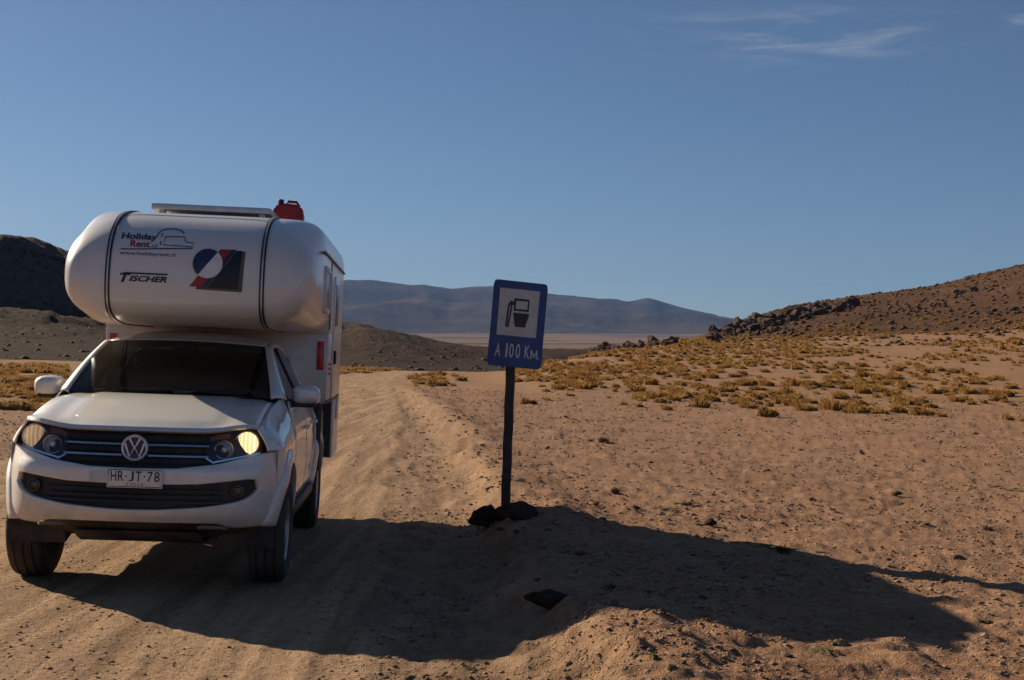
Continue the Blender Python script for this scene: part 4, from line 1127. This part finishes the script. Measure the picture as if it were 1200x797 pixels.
def hull_mesh(name, mat, seed, n=22, flat=0.75, cuts=0):
    r_ = random.Random(seed); bm = bmesh.new()
    sc = (1.0, r_.uniform(.65, .95), flat*r_.uniform(.75, 1.1))
    for _ in range(n):
        v = Vector((r_.gauss(0, 1), r_.gauss(0, 1), r_.gauss(0, 1))).normalized()*r_.uniform(.8, 1.05)
        bm.verts.new((v.x*sc[0], v.y*sc[1], v.z*sc[2]))
    res = bmesh.ops.convex_hull(bm, input=bm.verts); bmesh.ops.delete(bm, geom=list({e for e in res['geom_interior'] if isinstance(e, bmesh.types.BMVert)}), context='VERTS')
    if cuts:
        bmesh.ops.triangulate(bm, faces=bm.faces); bmesh.ops.subdivide_edges(bm, edges=bm.edges[:], cuts=cuts, use_grid_fill=True); bm.normal_update()
        for v in bm.verts:
            nz = mnoise.fractal(v.co*1.9+Vector((seed*3.1, 0, 0)), 1.0, 2.0, 4); v.co += v.normal*(.16*nz)
    me = bpy.data.meshes.new(name); bm.to_mesh(me); bm.free(); me.materials.append(mat)
    return me
BOULD = [hull_mesh('boulder', M['boulder'], 100+k, 16, .85, 2) for k in range(9)]
STONE = [hull_mesh('stone', M['stone'], 200+k, 16, .62) for k in range(6)]
ROCK = [hull_mesh('rock', M['boulder'], 300+k, 15, .7, 5) for k in range(4)]
def put(name, me, x, y, size, sink=.3, rz=None, label=None, cat=None, group=None, sq=1.0):
    o = bpy.data.objects.new(name, me); col.objects.link(o)
    z = float(height(x, y)); o.location = (x, y, z+size*(.75*sq-sink*1.5*sq)*.9)
    o.scale = (size, size*rng.uniform(.85, 1.15), size*sq); o.rotation_euler = (rng.uniform(-.2, .2), rng.uniform(-.2, .2), rng.uniform(0, 6.28) if rz is None else rz)
    tag(o, label, cat, group); return o
def outcrop(n, fpx, label, group, smin, smax, bias=1.6):
    for k in range(n):
        t = rng.random(); px, py = fpx(t); x, y = ground_hit(px, py)
        if y > 700: continue
        s = (smin+(smax-smin)*rng.random()**bias)*y/F_PX
        put('boulder', BOULD[rng.randrange(len(BOULD))], x, y, s, rng.uniform(.15, .4), None, label, 'boulder', group, rng.uniform(.7, 1.1))
def jit(a): return rng.uniform(-a, a)
outcrop(64, lambda t: (695+100*t+jit(3), float(np.interp(695+100*t, [690, 720, 745, 770, 800], [414, 409, 406, 404, 401]))+jit(2.5)), 'dark boulder in the low rock pile at the edge of the golden slope', 'boulders of the low rock pile', 3.5, 10.0, 1.2)
outcrop(170, lambda t: (835+165*t+jit(4), float(np.interp(835+165*t, [830, 870, 905, 950, 1000], [393, 381, 374, 364, 358.5]))+rng.random()**2*float(np.interp(t, [0, .5, 1], [12, 10, 3]))), 'brown boulder in the long rocky crest of the reddish hill', 'boulders of the hill crest', 3.5, 11.0, 1.3)
outcrop(22, lambda t: (1112+56*t+jit(3), float(np.interp(1112+56*t, [1110, 1168], [346.5, 336]))+jit(1.5)), 'boulder in the small outcrop near the hill top', 'boulders near the hill top', 2.0, 5.0)
outcrop(22, lambda t: (1158+36*t+jit(3), 369+jit(4)-4*t), 'boulder in the isolated patch on the open red slope', 'boulders on the open slope', 1.8, 4.5)
outcrop(34, lambda t: (1010+100*t+jit(3), 372-14*t+jit(3.5)), 'boulder in the broken rock band across the red slope', 'boulders of the slope band', 1.6, 4.2)
outcrop(26, lambda t: (860+70*t, 391-3*t+jit(3)), 'boulder fallen below the hill crest beside the golden slope', 'boulders below the crest', 2.0, 5.0)
outcrop(24, lambda t: (2+80*t+jit(2), float(np.interp(82*t, [0, 40, 85], [289, 295, 305]))+rng.random()*5), 'dark boulder on the ridge of the shaded hill', 'boulders on the shaded ridge', 2.0, 6.0)

# rocks propping the sign post
for px, py, s, lab, sq, rz in ((572, 614, .19, 'dark rock leaning at the road side of the sign post', 1.0, .4), (588, 609, .11, 'small reddish rock between the dark rock and the sign post', 1.25, 1.1), (612, 607, .23, 'flat wedge of rock behind the foot of the sign post', .62, 2.0)):
    x, y = ground_hit(px, py); put('rock', ROCK[rng.randrange(4)], x, y, s, .22, rz, lab, 'rock', None, sq)
for px, py, s, lab in ((640, 712, .16, 'dark flat stone lying in the shadow of the camper on the bank'), (1051, 581, .09, 'dark angular stone alone on the gravel beyond the shadow'), (832, 614, .08, 'dark stone on the gravel just above the sign shadow'), (745, 596, .045, 'pale pointed pebble beside low green growth')):
    x, y = ground_hit(px, py); put('stone', ROCK[rng.randrange(4)], x, y, s, .25, None, lab, 'stone', None, .75)
for k in range(70):
    px, py = rng.uniform(640, 1195), 480+rng.random()**1.3*310
    x, y = ground_hit(px, py); put('stone', STONE[rng.randrange(6)], x, y, (.012+.032*rng.random()**2)*(1+y*.03), .3, None, 'small brown stone scattered on the gravel flat', 'stone', 'stones scattered on the gravel flat', .8)
for k in range(46):
    yy = rng.uniform(7.5, 32); x = float(np.interp(yy, ER, EX))+rng.uniform(.15, .75)
    put('stone', STONE[rng.randrange(6)], x, yy, rng.uniform(.018, .06), .3, None, 'lump of stone along the edge of the road bank', 'stone', 'stones along the road bank', .8)

def merged(name, items, mat, label, kind='stuff'):
    V = []; Fc = []; o = 0
    for v, f in items: V.append(v); Fc.append(np.asarray(f)+o); o += len(v)
    V = np.vstack(V); Fc = np.vstack(Fc)
    me = bpy.data.meshes.new(name); k = Fc.shape[1]
    me.vertices.add(len(V)); me.vertices.foreach_set('co', V.astype(np.float32).ravel())
    me.loops.add(Fc.size); me.loops.foreach_set('vertex_index', Fc.astype(np.int32).ravel())
    me.polygons.add(len(Fc)); me.polygons.foreach_set('loop_start', np.arange(0, Fc.size, k, dtype=np.int32))
    me.materials.append(mat); me.update(calc_edges=True)
    ob = bpy.data.objects.new(name, me); col.objects.link(ob); tag(ob, label, None, None, kind); return ob
nr_ = np.random.RandomState(5)
OCT = np.array([(1, 0, 0), (-1, 0, 0), (0, 1, 0), (0, -1, 0), (0, 0, 1), (0, 0, -.6)], float)
OCF = np.array([(0, 2, 4), (2, 1, 4), (1, 3, 4), (3, 0, 4), (2, 0, 5), (1, 2, 5), (3, 1, 5), (0, 3, 5)])
def pebbles():
    n = 90000
    az = nr_.uniform(R(-24), R(24), n); r = 4.6*np.exp(nr_.uniform(0, 2.55, n)); x, y = r*np.sin(az), r*np.cos(az)
    road, lane, dr, dl = masks(x, y); cl = fbm(x*1.3, y*1.3, 3, 301)
    keep = nr_.rand(n) < np.where(lane > .5, .30, np.where(road > .5, .8, 1.0))*sstep(.30, .60, cl); x, y, lane = x[keep], y[keep], lane[keep]
    n = len(x); z = height(x, y); s = (.003+.012*nr_.rand(n)**4)*np.where(lane > .5, .7, 1.0)*(1+.06*np.hypot(x, y))
    a = nr_.uniform(0, 6.28, n); c, q = np.cos(a), np.sin(a)
    v = OCT[None]*(1+.35*nr_.randn(n, 6, 1).clip(-1, 1))*s[:, None, None]*np.array((1.3, .95, .55))
    v = np.stack([v[..., 0]*c[:, None]-v[..., 1]*q[:, None]+x[:, None], v[..., 0]*q[:, None]+v[..., 1]*c[:, None]+y[:, None], v[..., 2]+(z+.2*s)[:, None]], -1)
    f = OCF[None]+6*np.arange(n)[:, None, None]
    merged('gravel', [(v.reshape(-1, 3), f.reshape(-1, 3))], M['gravel'], 'loose gravel strewn over the road and ground')
pebbles()

# ------------------------------------------------------------------ plants
def plant_mat(name, a, b, trans):
    m = NT(name); inf = m.node('ShaderNodeObjectInfo'); geo = m.node('ShaderNodeNewGeometry')
    p = m.pos(); n = m.noise(p, 6.0, 3, 0.6)
    rnd = m.node('ShaderNodeTexWhiteNoise', {'Vector': m.scale(p, (.7, .7, .7))}).outputs['Value']
    c = m.mix(m.math('ADD', m.math('MULTIPLY', n, .6), m.math('MULTIPLY', inf.outputs['Random'], .4)), a, b)
    m.set(Base_Color=c, Roughness=0.8, Specular_IOR_Level=0.15)
    tr = m.node('ShaderNodeBsdfTranslucent', {'Color': c}); mx = m.node('ShaderNodeMixShader', {0: trans, 1: m.b.outputs[0], 2: tr.outputs[0]})
    m.l.new(mx.outputs[0], m.out.inputs['Surface']); return m.m
M['straw'] = plant_mat('golden_bunchgrass', (0.42, 0.225, 0.055), (0.60, 0.36, 0.12), 0.25)
M['straw_d'] = plant_mat('dry_grass_base', (0.16, 0.085, 0.026), (0.24, 0.135, 0.045), 0.1)
M['shrub'] = plant_mat('dry_brown_shrub', (0.085, 0.045, 0.022), (0.16, 0.09, 0.04), 0.15)
def cushion_mat():
    m = NT('pale_green_cushion_plant'); p = m.pos(); n = m.noise(p, 9.0, 6, 0.7); f = m.noise(p, 55.0, 5, 0.7)
    c = m.mix(m.rng(n, .35, .65), (0.25, 0.19, 0.085), (0.40, 0.32, 0.15)); c = m.mix(m.rng(f, .36, .6), m.mix(.55, c, (0.06, 0.04, 0.02)), c)
    m.set(Base_Color=c, Roughness=0.95, Specular_IOR_Level=0.1); m.bump(m.math('ADD', f, m.math('MULTIPLY', n, .5)), 0.03); return m.m
M['cushion'] = cushion_mat()
def tuft_arrays(seed, nb, spread=.55, wid=.045, stiff=.7, h=1.0):
    q = np.random.RandomState(seed); V = []; Fc = []
    for k in range(nb):
        a = q.uniform(0, 6.28); rb = spread*.62*math.sqrt(q.rand()); bx, by = rb*math.cos(a)*1.15, rb*math.sin(a)
        lean = q.uniform(.15, .75)*(.4+rb/spread); L = h*q.uniform(.55, 1.05)*(1.0-.35*rb/spread)
        a2 = a+q.uniform(-.7, .7); dx, dy = math.cos(a2)*lean, math.sin(a2)*lean; w = wid*q.uniform(.6, 1.4)
        tx, ty = -math.sin(a2)*w, math.cos(a2)*w; o = len(V)
        V += [(bx-tx, by-ty, -.05), (bx+tx, by+ty, -.05), (bx+dx*L*.5-tx*.8, by+dy*L*.5-ty*.8, L*.62), (bx+dx*L*.5+tx*.8, by+dy*L*.5+ty*.8, L*.62), (bx+dx*L*1.15, by+dy*L*1.15, L*.92)]
        Fc += [(o, o+1, o+3), (o, o+3, o+2), (o+2, o+3, o+4)]
    return np.array(V), np.array(Fc)
def core_arrays(seed, spread=.5, h=.55, n=10):
    q = np.random.RandomState(seed); V = [(0, 0, h)]; Fc = []
    for ring, (rr, hh) in enumerate(((.5, .8), (.85, .4), (.95, -.08))):
        for k in range(n):
            a = 2*math.pi*(k+.5*ring)/n; j = 1+.22*q.randn(); V.append((spread*rr*math.cos(a)*j*1.15, spread*rr*math.sin(a)*j, h*hh*(1+.15*q.randn())))
    for k in range(n): Fc.append((0, 1+k, 1+(k+1) % n))
    for ring in range(2):
        for k in range(n):
            a, b = 1+ring*n+k, 1+ring*n+(k+1) % n; Fc += [(a, a+n, b+n), (a, b+n, b)]
    return np.array(V), np.array(Fc)
def plant_mesh(name, parts):
    me = bpy.data.meshes.new(name); V = np.vstack([p[0] for p in parts]); Fc = []; mi = []; o = 0
    for k, (v, f, mt) in enumerate(parts): Fc += (f+o).tolist(); mi += [k]*len(f); o += len(v); me.materials.append(mt)
    me.from_pydata(V.tolist(), [], Fc); me.polygons.foreach_set('material_index', mi); me.update(); return me
TUFT = [plant_mesh('grass_tuft', [(*tuft_arrays(s, 150, .72, .026, h=.80), M['straw']), (*core_arrays(s, .56, .50, 12), M['straw_d'])]) for s in range(7)]
SHRUB = [plant_mesh('shrub', [(*tuft_arrays(40+s, 130, .62, .022, h=.8), M['shrub']), (*core_arrays(40+s, .5, .4), M['shrub'])]) for s in range(3)]
def scatter():
    C_ = []
    n = 9000
    px = nr_.uniform(600, 1330, n); r = np.sqrt(nr_.uniform(38**2, 172**2, n)); az = np.arctan((px-600)/F_PX); x, y = r*np.sin(az), r*np.cos(az)
    dens = fbm(x*.05, y*.05, 3, 201); clump = fbm(x*.22, y*.12, 3, 205)
    front = np.interp(px, [600, 640, 760, 950, 1200, 1330], [78, 62, 52, 47, 46, 46])
    p_ = sstep(front-9, front+10, r)*sstep(.36, .60, dens*.45+clump*.55)*.85+.02*sstep(36, 42, r)
    crest = np.interp(px, [600, 650, 690, 750, 800, 830, 900, 1330], [98, 108, 122, 148, 165, 175, 160, 158])
    k = (nr_.rand(n) < p_) & (r < crest+nr_.uniform(-8, 10, n)); C_ += list(zip(x[k], y[k]))
    # left verge, seen beside and behind the truck
    n = 3000; px = nr_.uniform(-60, 80, n); r = np.sqrt(nr_.uniform(33**2, 100**2, n)); az = np.arctan((px-600)/F_PX); x, y = r*np.sin(az), r*np.cos(az)
    k = (nr_.rand(n) < .34*sstep(30, 38, r)) & (fbm(x*.2, y*.2, 3, 207) > .36); C_ += list(zip(x[k], y[k]))
    # strip behind the far bend and clumps inside it
    n = 2600; px = nr_.uniform(395, 470, n); r = nr_.uniform(76, 124, n); az = np.arctan((px-600)/F_PX); x, y = r*np.sin(az), r*np.cos(az)
    rd, ln, dr, dl = masks(x, y); k = (dl < -.3) & (nr_.rand(n) < .20); C_ += list(zip(x[k], y[k]))
    n = 900; px = nr_.uniform(462, 545, n); r = nr_.uniform(62, 104, n); az = np.arctan((px-600)/F_PX); x, y = r*np.sin(az), r*np.cos(az)
    rd, ln, dr, dl = masks(x, y); k = (rd < .1) & (nr_.rand(n) < .12*np.exp(-((px-508)/24)**2)); C_ += list(zip(x[k], y[k]))
    P = np.array(C_); z = height(P[:, 0], P[:, 1]); s = .23+.48*nr_.rand(len(P))**1.7
    rad = np.hypot(P[:, 0], P[:, 1]); px_, py_ = to_px(P[:, 0], P[:, 1], z)
    vis = (px_ > -15) & (px_ < 1215) & ~((px_ > 75) & (px_ < 385))
    score = np.where(vis, s/rad, 0); order = np.argsort(-score)
    for q, i in enumerate(order[:285]):
        x, y = P[i]
        o = bpy.data.objects.new('grass_tuft', TUFT[q % 7]); col.objects.link(o); o.location = (x, y, z[i]-.02)
        o.scale = (s[i]*1.05, s[i]*.95, s[i]*nr_.uniform(.6, 1.0)); o.rotation_euler = (0, 0, nr_.uniform(0, 6.28))
        if px_[i] < 385: lab, gp = 'golden bunchgrass tuft on the verge beside the shaded hill', 'grass tufts on the verge by the shaded hill'
        elif px_[i] < 560: lab, gp = 'golden bunchgrass tuft at the far bend of the dirt road', 'grass tufts at the far bend'
        else: lab, gp = 'golden bunchgrass tuft on the gravel slope below the red hill', 'grass tufts on the gravel slope'
        tag(o, lab, 'grass tuft', gp)
    small = [(tuft_arrays(60+k, 40, .7, .065, h=.8)) for k in range(5)]; core = [core_arrays(60+k, .56, .5, 7) for k in range(5)]
    A, B = [], []
    for i in order[285:]:
        a = nr_.uniform(0, 6.28); c, q = math.cos(a), math.sin(a); hs = s[i]*nr_.uniform(.6, 1.0); k = nr_.randint(5)
        for arr, dst in ((small[k], A), (core[k], B)):
            v = arr[0]; dst.append((np.stack([(v[:, 0]*c-v[:, 1]*q)*s[i]+P[i, 0], (v[:, 0]*q+v[:, 1]*c)*s[i]+P[i, 1], v[:, 2]*hs+z[i]-.02], 1), arr[1]))
    merged('far_grass_tufts', A, M['straw'], 'distant golden bunchgrass covering the slope')
    merged('far_grass_bases', B, M['straw_d'], 'dark bases of the distant bunchgrass on the slope')
    # scrub on the hills, too small to tell apart
    A = []; n = 3600; px = np.where(nr_.rand(n) < .25, nr_.uniform(-40, 620, n), nr_.uniform(840, 1240, n)); r = np.sqrt(nr_.uniform(118**2, 330**2, n)); az = np.arctan((px-600)/F_PX); x, y = r*np.sin(az), r*np.cos(az)
    z = height(x, y); s2 = .12+.3*nr_.rand(n)**2
    for i in range(n): A.append((OCT*s2[i]*np.array((1.3, 1.0, .75))*(1+.3*nr_.randn(6, 1).clip(-1, 1))+np.array((x[i], y[i], z[i]+.1*s2[i])), OCF))
    merged('hill_scrub', A, M['shrub'], 'dark low scrub dotted over the hillsides')
scatter()
for px, py, w, lab in ((625, 473, 15, 'dark rounded shrub behind the sign post'), (707, 518, 19, 'low dark shrub pair on the open gravel, larger one'), (692, 517, 10, 'low dark shrub pair on the open gravel, smaller one'), (721, 576, 18, 'small reddish brown shrub on the gravel right of the sign post'),
                       (917, 648, 30, 'wide brown shrub touching the edge of the sign shadow'), (1157, 621, 20, 'round brown shrub casting a short shadow on the gravel'), (846, 464, 9, 'small dark shrub in front of the golden slope'), (1143, 509, 11, 'lone straw coloured shrub on the empty flat'),
                       (1010, 532, 10, 'tiny dark shrub beside a streak of green growth'), (663, 489, 9, 'tiny dark shrub between the post and the open flat')):
    x, y = ground_hit(px, py); s = w/2*y/F_PX/.75
    o = bpy.data.objects.new('shrub', SHRUB[rng.randrange(3)] if 'straw' not in lab else TUFT[0]); col.objects.link(o); o.location = (x, y, float(height(x, y))-.01); o.scale = (s, s*.9, s*.85); o.rotation_euler = (0, 0, rng.uniform(0, 6)); tag(o, lab, 'shrub')
def cushion_mesh(seed):
    q = np.random.RandomState(seed); n = 44; V = []; Fc = []; rings = np.array([(0, 1), (.15, 1), (.3, .97), (.44, .93), (.57, .86), (.69, .76), (.79, .62), (.88, .45), (.95, .25), (1.0, .05), (1.03, -.25)])
    a = np.linspace(0, 2*math.pi, n, endpoint=False)
    out = .75+1.0*(fbm(np.cos(a)*1.6+seed*7, np.sin(a)*1.6, 4, seed)-.5)*1.2+.10*q.randn(n)
    for r, h in rings:
        x, y = r*out*np.cos(a), r*out*np.sin(a)
        lump = .35+1.1*fbm(x*3.5+seed*5, y*3.5, 3, seed+9)+.16*q.randn(n)
        for k in range(n): V.append((x[k], y[k], h*lump[k] if h > 0 else h))
    for i in range(len(rings)-1):
        for k in range(n): Fc.append((i*n+k, (i+1)*n+k, (i+1)*n+(k+1) % n, i*n+(k+1) % n))
    me = bpy.data.meshes.new('cushion_plant'); me.from_pydata(V, [], Fc); me.materials.append(M['cushion']); me.polygons.foreach_set('use_smooth', [True]*len(Fc)); me.update(); return me
CUSH = [cushion_mesh(s) for s in range(4)]
for px, py, w, lab in ((962, 764, 62, 'large flat pale green cushion plant at the edge of the camper shadow'), (982, 753, 30, 'raised green cushion plant just behind the largest flat one'), (1150, 729, 36, 'pale green cushion patch beyond the tip of the camper shadow'),
                       (766, 770, 16, 'small yellow green cushion plant on the sunlit near bank'), (787, 782, 14, 'small olive cushion plant on the sunlit near gravel')):
    x, y = ground_hit(px, py); s = w/2*y/F_PX
    o = bpy.data.objects.new('cushion_plant', CUSH[rng.randrange(4)]); col.objects.link(o); o.location = (x, y, float(height(x, y))-.004); o.scale = (s, s*.8, .02+.035*s); o.rotation_euler = (0, 0, rng.uniform(0, 6)); tag(o, lab, 'cushion plant')
for k in range(26):
    px, py = rng.uniform(600, 1195), 480+rng.random()*190; x, y = ground_hit(px, py); s = rng.uniform(.04, .16)
    o = bpy.data.objects.new('cushion_plant', CUSH[rng.randrange(4)]); col.objects.link(o); o.location = (x, y, float(height(x, y))-.006); o.scale = (s*1.5, s*.7, .010+.02*s); o.rotation_euler = (0, 0, rng.uniform(-.5, .5))
    tag(o, 'low flat green mat of growth on the sunny gravel flat', 'cushion plant', 'green mats on the gravel flat')

# ------------------------------------------------------------------ haze
m = NT('thin_blue_haze'); m.n.remove(m.b)
pv = m.node('ShaderNodeVolumePrincipled', {'Color': (0.26, 0.50, 1.0), 'Density': 3.0e-5, 'Anisotropy': 0.0}); m.l.new(pv.outputs[0], m.out.inputs['Volume'])
g = G(); g.box((0, 0, 450), (33000, 33000, 1100)); hz = g.build('haze', m.m, None, smooth=False); tag(hz, 'thin blue haze filling the air over the valley', None, None, 'stuff')
